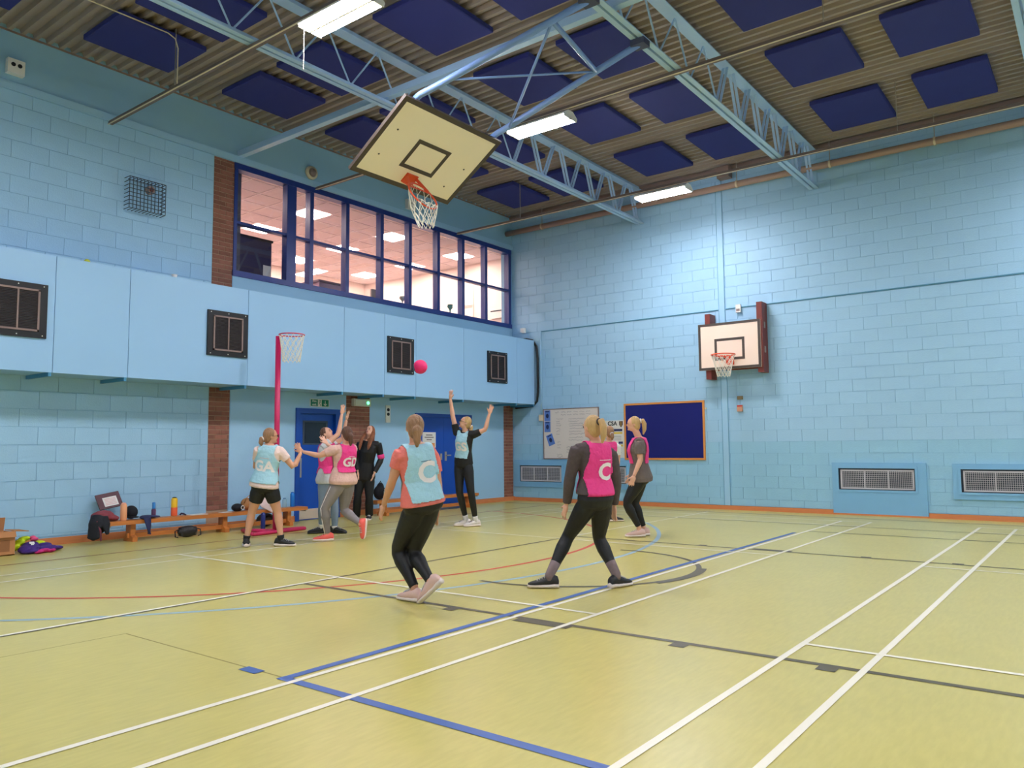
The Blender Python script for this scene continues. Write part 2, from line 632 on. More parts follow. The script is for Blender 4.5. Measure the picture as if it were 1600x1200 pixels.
# gallery fittings seen through the glass
PART = mat('dark_purple_board', (52, 44, 78), 0.7, 0.05, 2)
t = thing('partition_board', (-0.5, -6.97, 4.0), 'dark purple partition board standing inside the gallery window', 'partition')
B(-0.53, -0.47, -7.35, -6.68, 4.0, 5.06).build('board', PART, t)
B(-0.55, -0.45, -7.38, -6.66, 5.06, 5.1).build('top_rail', BLACK, t)
B(-0.56, -0.44, -7.46, -7.35, 4.0, 6.3).build('post', mat('slate_post', (78, 76, 92), 0.5), t)
tag(B(-0.46, -0.452, -6.86, -6.7, 4.28, 4.62).build('paper_sheet', WHITE), 'white paper sheet pinned on the purple board behind glass', 'paper')
tag(B(-1.3, -1.2, -7.3, -7.2, 4.0, 6.32).build('gallery_post', mat('slate_post', (78, 76, 92), 0.5)), 'slim grey post inside the gallery beyond the purple board', 'post')
t = thing('display_case', (-1.5, -4.6, 4.0), 'lilac covered display case inside the gallery', 'cabinet')
B(-1.9, -1.2, -5.0, -4.3, 4.0, 4.72).build('body', mat('lilac_cover', (170, 140, 160), 0.7, 0.1, 6), t)
B(-1.95, -1.15, -5.05, -4.25, 4.72, 4.76).build('lid', mat('lilac_lid', (120, 100, 116), 0.6), t)
t = thing('gallery_table', (-0.75, -3.2, 4.0), 'long dark table inside the gallery below the sill line', 'table')
B(-0.9, -0.35, -5.2, -0.4, 4.34, 4.38).build('table_top', mat('dark_table', (70, 58, 60), 0.5), t)
for yy in (-5.1, -2.8, -0.5):
    B(-0.86, -0.80, yy, yy + 0.06, 4.0, 4.34).build('leg', BLACK, t)
    B(-0.45, -0.39, yy, yy + 0.06, 4.0, 4.34).build('leg', BLACK, t)
mb = MB().obox((-0.6, -3.95, 4.51), (0.02, 0, 0), (0, 0.17, 0), (0.0, 0, 0.12))
t = thing('monitor', (-0.6, -3.95, 4.38), 'small grey monitor on the gallery table', 'monitor')
mb.build('screen', TAUPE, t)
B(-0.66, -0.54, -4.02, -3.88, 4.38, 4.395).build('stand', BLACK, t)
for yy, hh, lab in ((-3.3, 0.2, 'squat silver trophy beside the monitor on gallery table'), (-3.12, 0.26, 'tall silver trophy with two handles on gallery table'), (-1.75, 0.24, 'green glass trophy cup alone on gallery table')):
    t = thing('trophy', (-0.5, yy, 4.38), lab, 'trophy')
    m_ = GALV if yy < -2 else mat('green_glass', (70, 120, 100), 0.2)
    MB().lathe((-0.5, yy, 4.38), [(0.05, 0), (0.05, 0.03), (0.015, 0.05), (0.02, hh * 0.45), (0.055, hh * 0.75), (0.065, hh)], 12).build('cup', m_, t, True)
    for sg in (-1, 1):
        MB().tube([(-0.5, yy + sg * 0.05, 4.38 + hh * 0.6), (-0.5, yy + sg * 0.095, 4.38 + hh * 0.75), (-0.5, yy + sg * 0.06, 4.38 + hh * 0.95)], 0.008, 6).build('handle', m_, t)
t = thing('wall_heater', (-1.2, 0.98, 4.9), 'white box heater on the end wall of the gallery', 'heater')
B(-1.45, -1.0, 0.9, 1.0, 4.72, 5.0).build('body', WHITE, t)
B(-1.42, -1.03, 0.893, 0.9, 4.9, 4.93).build('vent_slot', BLACK, t)
MB().tube([(-2.1, 0.96, 4.0), (-2.1, 0.96, 5.9)], 0.02, 8).build('pipe', RWALL, gal_end)
MB().tube([(-2.6, 0.96, 4.0), (-2.6, 0.96, 5.2), (-2.1, 0.96, 5.2)], 0.02, 8).build('pipe', RWALL, gal_end)

# ------------------------------------------------------------------ doors
d1 = struct(MB().box(-0.12, 0.03, D1[0], D1[0] + 0.09, 0, D1[2]).box(-0.12, 0.03, D1[1] - 0.12, D1[1], 0, D1[2]).box(-0.12, 0.03, D1[0] + 0.09, D1[1] - 0.12, D1[2] - 0.09, D1[2]).build('door_1', DOORB))
LV = mat('door_leaf_paint', (8, 76, 178), 0.38, 0.04, 2)
leaf = B(-0.09, -0.05, -6.36, -5.55, 0.005, 1.93).build('door_leaf', LV, d1)
B(-0.052, -0.046, -6.25, -5.68, 1.36, 1.8).build('vision_frame', mat('dark_grey_bead', (60, 72, 90), 0.4), leaf)
B(-0.047, -0.043, -6.21, -5.72, 1.39, 1.77).build('vision_panel', mat('dark_glass', (26, 34, 46), 0.08), leaf)
B(-0.05, -0.044, -6.34, -5.57, 0.02, 0.2).build('kick_plate', mat('pale_kick_plate', (206, 190, 170), 0.4), leaf)
B(-0.05, -0.04, -6.34, -6.27, 0.77, 1.12).build('push_plate', mat('satin_plate', (186, 184, 182), 0.35, metal=0.5), leaf)
d2 = struct(MB().box(-0.12, 0.03, D2[0], D2[0] + 0.07, 0, D2[2]).box(-0.12, 0.03, D2[1] - 0.07, D2[1], 0, D2[2]).box(-0.12, 0.03, D2[0] + 0.07, D2[1] - 0.07, D2[2] - 0.07, D2[2]).build('door_2', DOORB))
l1 = B(-0.07, -0.02, -3.35, -2.512, 0.005, 1.95).build('door_leaf', LV, d2)
l2 = B(-0.07, -0.02, -2.508, -1.67, 0.005, 1.95).build('door_leaf', LV, d2)
hd = MB().box(-0.02, -0.012, -2.47, -2.41, 1.0, 1.2)
hd.tube([(-0.015, -2.44, 1.12), (0.03, -2.44, 1.12), (0.03, -2.32, 1.12)], 0.012, 8)
hd.build('door_handle', GALV, l2)
MB().box(-0.02, -0.01, -2.62, -2.56, 1.02, 1.16).build('lock_plate', GALV, l1)
NOTE = B(-0.02, -0.0155, -3.17, -2.76, 1.29, 1.62).build('notice', WHITE)
tag(NOTE, 'white laminated notice with an orange lower band on double blue door', 'notice')
B(-0.0155, -0.0145, -3.14, -2.79, 1.31, 1.39).build('colour_band', mat('notice_orange', (224, 150, 90), 0.6), NOTE)
for zz, ww in ((1.56, 0.10), (1.51, 0.14), (1.46, 0.08)):
    B(-0.0155, -0.0145, -2.965 - ww, -2.965 + ww, zz - 0.012, zz + 0.012).build('print_line', mat('grey_print', (140, 132, 130), 0.7), NOTE)

# fire exit sign
GREEN = mat('sign_green', (0, 122, 92), 0.5)
sg = thing('exit_sign', (0.0, -5.92, 2.06), 'green and white fire exit sign with running figure above blue door', 'sign')
B(0.0, 0.012, -6.14, -5.70, 2.055, 2.20).build('backing', WHITE, sg)
B(0.012, 0.014, -6.125, -5.965, 2.065, 2.19).build('panel', GREEN, sg)
B(0.012, 0.014, -5.875, -5.715, 2.065, 2.19).build('panel', GREEN, sg)
text('lettering', 'Fire\nexit', 0.06, (0.0145, -6.045, 2.128), (0, 1, 0), (0, 0, 1), WHITE, sg, 0.001)
rm = MB().ell((0.0145, -5.915, 2.172), (0.001, 0, 0), (0, 0.011, 0), (0, 0, 0.011), 10, 6)
for a, b in (((2.158, -5.918), (2.12, -5.925)), ((2.12, -5.925), (2.095, -5.905)), ((2.095, -5.905), (2.07, -5.91)), ((2.12, -5.925), (2.098, -5.945)), ((2.15, -5.918), (2.13, -5.895)), ((2.15, -5.918), (2.135, -5.945))):
    rm.bar((0.0145, a[1], a[0]), (0.0145, b[1], b[0]), 0.002, 0.010, (1, 0, 0))
rm.build('running_figure', GREEN, sg)
ar = MB().bar((0.0145, -5.795, 2.17), (0.0145, -5.795, 2.09), 0.014, 0.002, (1, 0, 0))
ar.bar((0.0145, -5.83, 2.115), (0.0145, -5.795, 2.08), 0.014, 0.002, (1, 0, 0))
ar.bar((0.0145, -5.76, 2.115), (0.0145, -5.795, 2.08), 0.014, 0.002, (1, 0, 0))
ar.build('arrow', WHITE, sg)

el = thing('emergency_light', (0.0, -4.93, 2.1), 'white bulkhead emergency light with green lamp on brick pier', 'emergency light')
B(0.0, 0.07, -5.15, -4.71, 2.1, 2.245).build('housing', mat('grey_housing', (206, 204, 196), 0.5), el)
B(0.07, 0.085, -5.12, -4.86, 2.115, 2.23).build('diffuser', mat('milky_diffuser', (222, 224, 214), 0.3), el)
MB().ell((0.08, -4.79, 2.17), (0.012, 0, 0), (0, 0.03, 0), (0, 0, 0.03)).build('indicator_lamp', emit('green_led', (90, 240, 150), 2.0), el, True)
sk_ = thing('socket_plate', (0.0, -4.2, 1.8), 'tall white socket plate with two black round outlets by double door', 'socket')
B(0.0, 0.02, -4.26, -4.14, 1.8, 2.15).build('plate', WHITE, sk_)
for zz in (2.06, 1.97):
    MB().tube([(0.02, -4.2, zz), (0.03, -4.2, zz)], 0.033, 14).build('outlet', BLACK, sk_)


def detector(y0, y1, z0, z1, lab):
    t = thing('beam_detector', (0.0, (y0 + y1) / 2, z0), lab, 'detector')
    B(0.0, 0.09, y0, y1, z0, z1).build('housing', WHITE, t)
    for yy in (-0.04, 0.04):
        MB().tube([(0.09, (y0 + y1) / 2 + yy, z1 - 0.08), (0.1, (y0 + y1) / 2 + yy, z1 - 0.08)], 0.028, 12).build('lens', BLACK, t)


detector(-11.27, -11.06, 6.38, 6.58, 'white box detector with twin black lenses high over the block wall')
detector(-3.72, -3.48, 6.34, 6.54, 'white box detector with twin black lenses above the gallery windows')
t = thing('heat_detector', (0.0, -6.18, 6.42), 'round cream detector on the blue fascia above windows', 'detector')
MB().tube([(0.0, -6.18, 6.42), (0.05, -6.18, 6.42)], [0.13, 0.12], 18).build('base', CREAM, t, True)
MB().tube([(0.05, -6.18, 6.42), (0.09, -6.18, 6.42)], [0.085, 0.06], 16).build('sensor', TAUPE, t, True)

# wire cage around a sounder on the upper block wall
cg = thing('wire_cage', (0.0, -9.33, 4.9), 'dark wire guard cage on upper block wall', 'cage')
cb = MB()
cw, y0, y1, z0, z1, xd = 0.006, -9.62, -9.06, 4.9, 5.38, 0.16
for k in range(11):
    yy = y0 + (y1 - y0) * k / 10
    cb.tube([(0.0, yy, z0), (xd, yy, z0), (xd, yy, z1), (0.0, yy, z1)], cw, 5)
for k in range(9):
    zz = z0 + (z1 - z0) * k / 8
    cb.tube([(0.0, y0, zz), (xd, y0, zz), (xd, y1, zz), (0.0, y1, zz)], cw, 5)
cb.build('wire_mesh', mat('cage_wire', (44, 60, 78), 0.5), cg)
t = thing('alarm_sounder', (0.0, -9.2, 5.12), 'small round red sounder inside the wire cage', 'sounder')
MB().tube([(0.0, -9.24, 5.28), (0.07, -9.24, 5.28)], [0.07, 0.06], 14).build('body', mat('sounder', (190, 160, 150), 0.5), t, True)
MB().tube([(0.07, -9.24, 5.28), (0.085, -9.24, 5.28)], [0.035, 0.03], 12).build('horn', mat('red_brown', (140, 70, 60), 0.5), t, True)

# ------------------------------------------------------------------ ventilation bulkhead along the left wall
bh = thing('ventilation_bulkhead', (0.35, -7.0, 2.3), 'long light blue boxed ventilation duct along left wall', 'duct')
BD, BZ0, BZ1 = 0.70, 2.30, 3.84
seams = [-16.5, -14.6, -12.7, -10.81, -9.83, -7.92, -5.94, -4.95, -4.10, -2.65, -0.76, -0.07]
B(0.002, BD - 0.02, seams[0], -0.07, BZ0 + 0.01, BZ1 - 0.01).build('carcass', mat('duct_carcass', (84, 150, 190), 0.6), bh)
for a, b in zip(seams, seams[1:]):
    B(BD - 0.02, BD, a + 0.004, b - 0.004, BZ0, BZ1).build('panel', PANELP, bh)
    B(0.002, BD - 0.02, a + 0.004, b - 0.004, BZ0, BZ0 + 0.01).build('soffit_panel', FASCIA, bh)
    B(0.002, BD - 0.02, a + 0.004, b - 0.004, BZ1 - 0.01, BZ1).build('top_panel', PANELP, bh)
    MB().bar((0.0, b - 0.03, BZ0 - 0.025), (BD, b - 0.03, BZ0 - 0.025), 0.035, 0.05).build('bracket', mat('bracket_blue', (70, 140, 184), 0.5), bh)
for yc in (-11.26, -8.29, -4.535, -1.515):
    g = B(BD, BD + 0.03, yc - 0.35, yc + 0.35, 2.73, 3.43).build('vent_grille', BLACK, bh)
    sl = MB()
    for k in range(26):
        zz = 2.83 + 0.0196 * k
        sl.obox((BD + 0.032, yc, zz + 0.006), (0.006, 0, 0.004), (0, 0.24, 0), (-0.001, 0, 0.002))
    sl.build('louvre_bank', DARKMESH, g)
    fm = MB()
    for q in (-0.245, 0.245):
        fm.box(BD + 0.03, BD + 0.042, yc + q - 0.012, yc + q + 0.012, 2.81, 3.35)
    for q in (2.81, 3.33):
        fm.box(BD + 0.03, BD + 0.042, yc - 0.257, yc + 0.257, q, q + 0.024)
    fm.build('inner_frame', TAUPE, g)
    B(BD + 0.03, BD + 0.044, yc - 0.01, yc + 0.01, 2.834, 3.33).build('centre_bar', TAUPE, g)
    for q in (-0.3, 0.0, 0.3):
        for zz in (2.76, 3.40):
            MB().tube([(BD + 0.03, yc + q, zz), (BD + 0.036, yc + q, zz)], 0.008, 8).build('screw', WHITE, g)
tag(MB().ell((0.55, -10.36, 3.875), (0.03, 0, 0), (0, 0.04, 0), (0, 0, 0.035)).build('yellow_shuttlecock', mat('shuttle_yellow', (206, 214, 70), 0.6), None, True), 'yellow shuttlecock stranded on top of the blue duct', 'shuttlecock')
tag(MB().lathe((0.55, -9.1, 3.84), [(0.02, 0), (0.03, 0.02), (0.045, 0.07), (0.04, 0.072)], 12).build('white_shuttlecock', WHITE, None, True), 'white shuttlecock stranded on top of the blue duct', 'shuttlecock')
cabl = MB().tube([(0.15, -0.035, 3.9), (0.45, -0.03, 3.9), (0.62, -0.03, 3.86), (0.74, -0.03, 3.7), (0.77, -0.03, 3.4), (0.77, -0.03, 2.6), (0.74, -0.03, 2.38), (0.62, -0.03, 2.27), (0.1, -0.03, 2.24)], 0.028, 10)
tag(cabl.build('black_conduit', BLACK, None, True), 'black flexible conduit looping around the end of the blue duct', 'conduit')

# ================================================================== back wall fittings
t = thing('cable_trunking', (5.41, -0.01, 0.0), 'full height light blue cable trunking on back block wall', 'trunking')
B(5.345, 5.475, -0.02, 0.0, 0.09, 6.75).build('casing', PAINT, t)
for xx in (5.343, 5.470):
    B(xx, xx + 0.007, -0.026, -0.02, 0.09, 6.75).build('edge', mat('trunking_edge', (96, 160, 196), 0.5), t)
CBL = mat('cable_blue', (86, 148, 180), 0.5)
t = thing('surface_cable', (5.41, -0.012, 4.05), 'thin painted cable running level across the back wall', 'cable')
MB().tube([(0.85, -0.012, 4.05), (5.33, -0.012, 4.06)], 0.012, 6).build('cable_run', CBL, t)
MB().tube([(5.49, -0.012, 4.065), (11.6, -0.012, 4.08), (RX, -0.012, 4.08)], 0.012, 6).build('cable_run', CBL, t)
t = thing('conduit_run', (0.86, -0.02, 1.9), 'slim vertical light blue conduit ending above the whiteboard', 'conduit')
MB().tube([(0.86, -0.02, 4.06), (0.86, -0.02, 2.05)], 0.02, 8).build('pipe', PAINT, t, True)
B(0.80, 0.92, -0.05, 0.0, 1.9, 2.05).build('junction_box', CREAM, t)
t = thing('motion_sensor', (0.37, -0.02, 4.05), 'small white motion sensor in the corner above blue duct', 'sensor')
B(0.28, 0.34, -0.06, 0.0, 4.08, 4.18).build('bracket', WHITE, t)
MB().obox((0.40, -0.08, 4.11), (0.035, 0.0, 0), (0, 0.04, 0), (0.0, 0, 0.06)).build('head', WHITE, t)
t = thing('alarm_box', (5.77, -0.03, 3.98), 'small white alarm box above the wall backboard', 'alarm')
B(5.72, 5.82, -0.07, -0.026, 3.96, 4.12).build('case', WHITE, t)
B(5.735, 5.805, -0.074, -0.07, 3.985, 4.03).build('grille', TAUPE, t)
tag(B(5.68, 5.79, -0.03, 0.0, 2.2, 2.27).build('small_switch_plate', mat('brass_plate', (132, 116, 84), 0.4)), 'small brassy switch plate above the call point on wall', 'switch')
t = thing('call_point', (5.73, -0.03, 1.96), 'red and beige call point box below the wall backboard', 'call point')
B(5.675, 5.785, -0.05, 0.0, 1.96, 2.09).build('case', mat('beige_case', (214, 160, 130), 0.5), t)
B(5.68, 5.78, -0.055, -0.05, 2.055, 2.085).build('red_strip', mat('call_red', (200, 60, 60), 0.5), t)
B(5.655, 5.667, -0.012, 0.0, 2.0, 2.75).build('drop_cable', PAINT, t)

# wall vents
GRID = mat('pale_vent_grid', (198, 196, 204), 0.5)
SURR = mat('vent_surround_blue', (128, 184, 224), 0.45, 0.04, 3)
DARKV = mat('vent_dark', (54, 62, 74), 0.8)


def wall_vent(x0, x1, sx0, sx1, sz0, sz1, lab, ndiv):
    z0, z1 = 0.46, 0.85
    t = thing('wall_vent', ((x0 + x1) / 2, -0.02, sz0), lab, 'vent')
    s = MB()
    s.box(sx0, sx1, -0.03, 0.0, sz0, z0)
    s.box(sx0, sx1, -0.03, 0.0, z1, sz1)
    s.box(sx0, x0, -0.03, 0.0, z0, z1)
    s.box(x1, sx1, -0.03, 0.0, z0, z1)
    s.build('surround', SURR, t)
    rm_ = MB()
    rm_.box(x0 - 0.04, x1 + 0.04, -0.04, -0.03, z0 - 0.04, z0)
    rm_.box(x0 - 0.04, x1 + 0.04, -0.04, -0.03, z1, z1 + 0.04)
    rm_.box(x0 - 0.04, x0, -0.04, -0.03, z0, z1)
    rm_.box(x1, x1 + 0.04, -0.04, -0.03, z0, z1)
    rm_.build('rim', SURR, t)
    B(x0, x1, -0.006, -0.001, z0, z1).build('duct_back', DARKV, t)
    g = MB()
    a, b, c, d = x0 + 0.05, x1 - 0.03, z0 + 0.03, z1 - 0.04
    n = int((b - a) / 0.03)
    for k in range(n + 1):
        xx = a + (b - a) * k / n
        g.box(xx - 0.003, xx + 0.003, -0.022, -0.016, c, d)
    for k in range(10):
        zz = c + (d - c) * k / 9
        g.box(a, b, -0.022, -0.016, zz - 0.003, zz + 0.003)
    gg = g.build('grid', GRID, t)
    f_ = MB()
    for xx in (a, b):
        f_.box(xx - 0.014, xx + 0.014, -0.026, -0.014, c, d)
    for zz in (c, d):
        f_.box(a - 0.014, b + 0.014, -0.026, -0.014, zz - 0.014, zz + 0.014)
    for k in range(1, ndiv):
        xx = a + (b - a) * k / ndiv
        f_.box(xx - 0.01, xx + 0.01, -0.026, -0.014, c, d)
    f_.build('grid_frame', GRID, t)


wall_vent(0.2, 1.42, 0.04, 1.62, 0.34, 0.98, 'wall vent with dark grid below the whiteboard', 3)
wall_vent(2.05, 3.12, 1.95, 3.3, 0.34, 0.98, 'wall vent with dark grid below the printed poster', 2)
wall_vent(7.56, 8.84, 7.45, 9.02, 0.02, 0.95, 'wall vent with surround reaching down to floor', 3)
wall_vent(9.54, 10.98, 9.42, 11.12, 0.34, 0.94, 'wall vent with raised surround right of the floor-length one', 3)

# whiteboard
t = thing('whiteboard', (1.67, -0.02, 1.02), 'white dry-wipe board with handwriting and blue cards on back wall', 'whiteboard')
WX0, WX1, WBZ0, WBZ1 = 0.93, 2.42, 1.02, 2.16
B(WX0, WX1, -0.02, 0.0, WBZ0, WBZ1).build('board', mat('whiteboard_face', (226, 216, 208), 0.3), t)
f_ = MB()
f_.box(WX0 - 0.02, WX1 + 0.02, -0.03, 0.0, WBZ1, WBZ1 + 0.02)
f_.box(WX0 - 0.02, WX1 + 0.02, -0.03, 0.0, WBZ0 - 0.02, WBZ0)
f_.box(WX0 - 0.02, WX0, -0.03, 0.0, WBZ0, WBZ1)
f_.box(WX1, WX1 + 0.02, -0.03, 0.0, WBZ0, WBZ1)
f_.build('frame', TAUPE, t)
INK = mat('marker_ink', (120, 112, 122), 0.6)
rnd = random.Random(3)
wr = MB()


def scribble(x, z, L):
    p = []
    k = 0.0
    while k < L:
        p.append((x + k, -0.0215, z + rnd.uniform(-0.016, 0.016)))
        k += rnd.uniform(0.010, 0.02)
    if len(p) > 2:
        wr.tube(p, 0.0028, 4)


for k in range(6):
    scribble(1.25 + 0.17 * k, 2.09, 0.13)
for k in range(5):
    scribble(1.42 + 0.17 * k, 2.03, 0.13)
for zz in (1.93, 1.88, 1.83, 1.78, 1.71, 1.65, 1.58):
    scribble(1.28, zz, rnd.uniform(0.1, 0.22))
for zz in (1.93, 1.87, 1.82, 1.77, 1.71, 1.64, 1.58, 1.5, 1.44):
    scribble(1.6 + rnd.uniform(0, 0.06), zz, rnd.uniform(0.25, 0.5))
for zz in (1.4, 1.33, 1.26, 1.1, 1.05):
    scribble(1.3, zz, rnd.uniform(0.08, 0.16))
for zz in (1.28, 1.22, 1.16):
    scribble(1.56, zz, rnd.uniform(0.1, 0.3))
wr.build('handwriting', INK, t)
CARD = mat('blue_card', (92, 130, 206), 0.5)
DKC = mat('card_navy', (28, 40, 88), 0.5)


def card(cx, cz, w, h, ang):
    x_ = V((math.cos(ang), 0, math.sin(ang)))
    z_ = V((-math.sin(ang), 0, math.cos(ang)))
    c_ = MB().obox((cx, -0.0225, cz), x_ * w / 2, (0, -0.0015, 0), z_ * h / 2).build('blue_card', CARD, t)
    p = V((cx, -0.0245, cz)) - z_ * h * 0.02
    MB().ell(p, x_ * 0.042, V((0, 0.0015, 0)), z_ * 0.055, 12, 6).build('head_motif', DKC, c_)
    MB().obox(V((cx, -0.0245, cz)) + z_ * h * 0.38, x_ * w * 0.3, (0, -0.001, 0), z_ * 0.012).build('title_bar', DKC, c_)


card(1.03, 2.02, 0.17, 0.25, 0)
card(1.03, 1.76, 0.17, 0.25, 0)
card(1.115, 1.45, 0.18, 0.26, 0.36)

# poster
t = thing('poster', (2.85, -0.01, 1.05), 'white poster with shield emblem and navy and yellow bars on back wall', 'poster')
B(2.52, 3.1, -0.006, 0.0, 1.03, 1.86).build('sheet', WHITE, t)
NV = mat('poster_navy', (40, 50, 96), 0.6)
YL = mat('poster_yellow', (226, 196, 84), 0.6)
text('lettering', 'CSA', 0.13, (2.78, -0.0075, 1.79), (1, 0, 0), (0, 0, 1), mat('poster_black', (30, 28, 30), 0.6), t, 0.004)
sh = MB()
sh.loft([[(3.0 + sx * (0.045 if zz > 1.76 else 0.0 + max(0.0, (zz - 1.7)) * 0.75), yy, zz) for sx, yy in ((-1, -0.0062), (-1, -0.009), (1, -0.009), (1, -0.0062))] for zz in (1.70, 1.73, 1.76, 1.84)])
sh.build('shield', mat('shield_dark', (66, 44, 44), 0.6), t)
B(2.995, 3.005, -0.011, -0.009, 1.73, 1.83).build('shield_stripe', YL, t)
B(2.58, 3.03, -0.008, -0.006, 1.62, 1.67).build('bar', NV, t)
B(2.58, 3.03, -0.008, -0.006, 1.56, 1.60).build('bar', YL, t)
B(2.93, 3.04, -0.008, -0.006, 1.34, 1.39).build('bar', NV, t)
B(2.93, 3.04, -0.008, -0.006, 1.28, 1.325).build('bar', YL, t)
for zz in (1.5, 1.46, 1.42, 1.22, 1.18, 1.14):
    B(2.6, 3.0, -0.0075, -0.006, zz, zz + 0.012).build('print_line', mat('grey_print', (140, 132, 130), 0.7), t)

# blue notice board
t = thing('notice_board', (4.03, -0.02, 1.01), 'empty dark blue felt notice board in an orange wooden frame', 'notice board')
B(3.13, 4.93, -0.02, 0.0, 1.03, 2.18).build('felt', mat('navy_felt', (8, 22, 110), 0.9, 0.05, 10), t)
FRW = mat('frame_wood', (216, 142, 66), 0.45, 0.12, 6)
for x0, x1, z0, z1 in ((3.09, 4.97, 2.18, 2.22), (3.09, 4.97, 0.99, 1.03), (3.09, 3.13, 1.03, 2.18), (4.93, 4.97, 1.03, 2.18)):
    B(x0, x1, -0.03, 0.0, z0, z1).build('frame_rail', FRW, t)
tag(MB().tube([(5.0, -0.005, 2.05), (5.0, -0.03, 2.05)], 0.018, 8).build('wall_hook', CREAM), 'small cream wall hook beside the blue notice board', 'hook')


# ------------------------------------------------------------------ nets and goals
def net_mesh(c, r0, r1, drop, n=12, rows=5, rad=0.005, axis=V((0, 0, -1))):
    """diamond net of thin cords hanging from a ring"""
    mb = MB()

    def P(a, k):
        s = k / rows
        r = r0 + (r1 - r0) * s ** 0.8
        return V(c) + V((r * math.cos(a), r * math.sin(a), 0)) + axis * drop * s
    for q in range(n):
        for sg in (-1, 1):
            pts = []
            for k in range(rows + 1):
                pts.append(P(2 * PI * (q + sg * 0.5 * k) / n, k))
            mb.tube(pts, rad, 4)
    return mb


def ring(c, r, rad, ax, ay, n=28):
    c, ax, ay = V(c), V(ax), V(ay)
    return MB().tube([c + ax * r * math.cos(2 * PI * k / n) + ay * r * math.sin(2 * PI * k / n) for k in range(n)], rad, 8, closed=True)


# wall mounted backboard
bx0, bx1, bz0, bz1, by = 5.02, 6.30, 2.80, 3.74, -0.30
t = thing('wall_backboard', (5.66, -0.15, 2.5), 'pale backboard with black border on red timber posts on back wall', 'basketball hoop')
B(bx0, bx1, by - 0.03, by, bz0, bz1).build('board', BOARDP, t)
f_ = MB()
f_.box(bx0, bx1, by - 0.034, by - 0.03, bz0, bz0 + 0.05)
f_.box(bx0, bx1, by - 0.034, by - 0.03, bz1 - 0.05, bz1)
f_.box(bx0, bx0 + 0.05, by - 0.034, by - 0.03, bz0 + 0.05, bz1 - 0.05)
f_.box(bx1 - 0.05, bx1, by - 0.034, by - 0.03, bz0 + 0.05, bz1 - 0.05)
f_.build('border', BOARDK, t)
tx0, tx1, tz0, tz1 = 5.36, 5.98, 2.98, 3.42
f_ = MB()
f_.box(tx0, tx1, by - 0.034, by - 0.03, tz0, tz0 + 0.05)
f_.box(tx0, tx1, by - 0.034, by - 0.03, tz1 - 0.05, tz1)
f_.box(tx0, tx0 + 0.05, by - 0.034, by - 0.03, tz0 + 0.05, tz1 - 0.05)
f_.box(tx1 - 0.05, tx1, by - 0.034, by - 0.03, tz0 + 0.05, tz1 - 0.05)
f_.build('target_square', BOARDK, t)
for px, z0, z1 in ((5.21, 2.62, 3.95), (6.28, 2.70, 4.08)):
    p_ = B(px - 0.055, px + 0.055, by, -0.02, z0, z1).build('timber_post', REDWOOD, t)
    for zz in (z0 + 0.45, z1 - 0.45):
        B(px + 0.055, px + 0.065, by + 0.08, by + 0.14, zz - 0.06, zz + 0.06).build('bolt_plate', GALV, p_)
for zz in (2.8, 3.6):
    B(5.1, 6.33, -0.02, 0.0, zz, zz + 0.09).build('wall_batten', REDWOOD, t)
rc = V((5.68, by - 0.03 - 0.36, 3.05))
rim = ring(rc, 0.225, 0.012, (1, 0, 0), (0, 1, 0))
rim.build('rim', ORANGE, t, True)
rp = B(5.60, 5.76, by - 0.045, by - 0.03, 2.88, 3.06)
for sx in (-1, 1):
    rp.bar((5.68 + sx * 0.07, by - 0.04, 3.04), (5.68 + sx * 0.19, by - 0.27, 3.05), 0.012, 0.03)
    rp.bar((5.68 + sx * 0.07, by - 0.04, 2.9), (5.68 + sx * 0.15, by - 0.24, 3.03), 0.01, 0.01)
for q in range(5):
    rp.bar((5.6 + 0.04 * q, by - 0.04, 2.95), (5.62 + 0.03 * q, by - 0.16, 3.04), 0.008, 0.008)
rp.build('rim_bracket', ORANGE, t)
net_mesh(rc - V((0, 0, 0.01)), 0.225, 0.12, 0.42).build('net', NET, t)

# ceiling hung backboard, folded up and facing down into the hall
b0, b1 = V((4.307, -8.956, 4.72)), V((4.307, -7.156, 4.72))
t0 = V((5.293, -8.956, 5.381))
bu = V((0, 1, 0))
bv = (t0 - b0).normalized()
bn = bu.cross(bv)
if bn.x < 0:
    bn = -bn
BH = (t0 - b0).length
hb = thing('hanging_backboard', tuple(b0 + bu * 0.9), 'large cream backboard folded up under the roof on blue steel frame', 'basketball hoop')


def bp(u, v, n=0.0):
    return b0 + bu * u + bv * v + bn * n


def slab(u0, u1, v0, v1, n0, n1):
    return MB().obox(bp((u0 + u1) / 2, (v0 + v1) / 2, (n0 + n1) / 2), bu * (u1 - u0) / 2, bv * (v1 - v0) / 2, bn * (n1 - n0) / 2)


slab(0.02, 1.78, 0.02, BH - 0.02, -0.006, 0.001).build('board', BOARDC, hb)
slab(0, 1.8, 0, BH, -0.04, -0.006).build('backing', BOARDK, hb)
f_ = MB()
for q in ((0, 1.8, 0, 0.065), (0, 1.8, BH - 0.065, BH), (0, 0.065, 0.065, BH - 0.065), (1.735, 1.8, 0.065, BH - 0.065)):
    s_ = slab(*q, -0.006, 0.004)
    k = len(f_.v)
    f_.v += s_.v
    f_.f += [tuple(i + k for i in ff) for ff in s_.f]
f_.build('border', BOARDK, hb)
f_ = MB()
for q in ((0.6, 1.2, 0.3, 0.355), (0.6, 1.2, 0.695, 0.75), (0.6, 0.655, 0.355, 0.695), (1.145, 1.2, 0.355, 0.695)):
    s_ = slab(*q, -0.006, 0.004)
    k = len(f_.v)
    f_.v += s_.v
    f_.f += [tuple(i + k for i in ff) for ff in s_.f]
f_.build('target_square', BOARDK, hb)
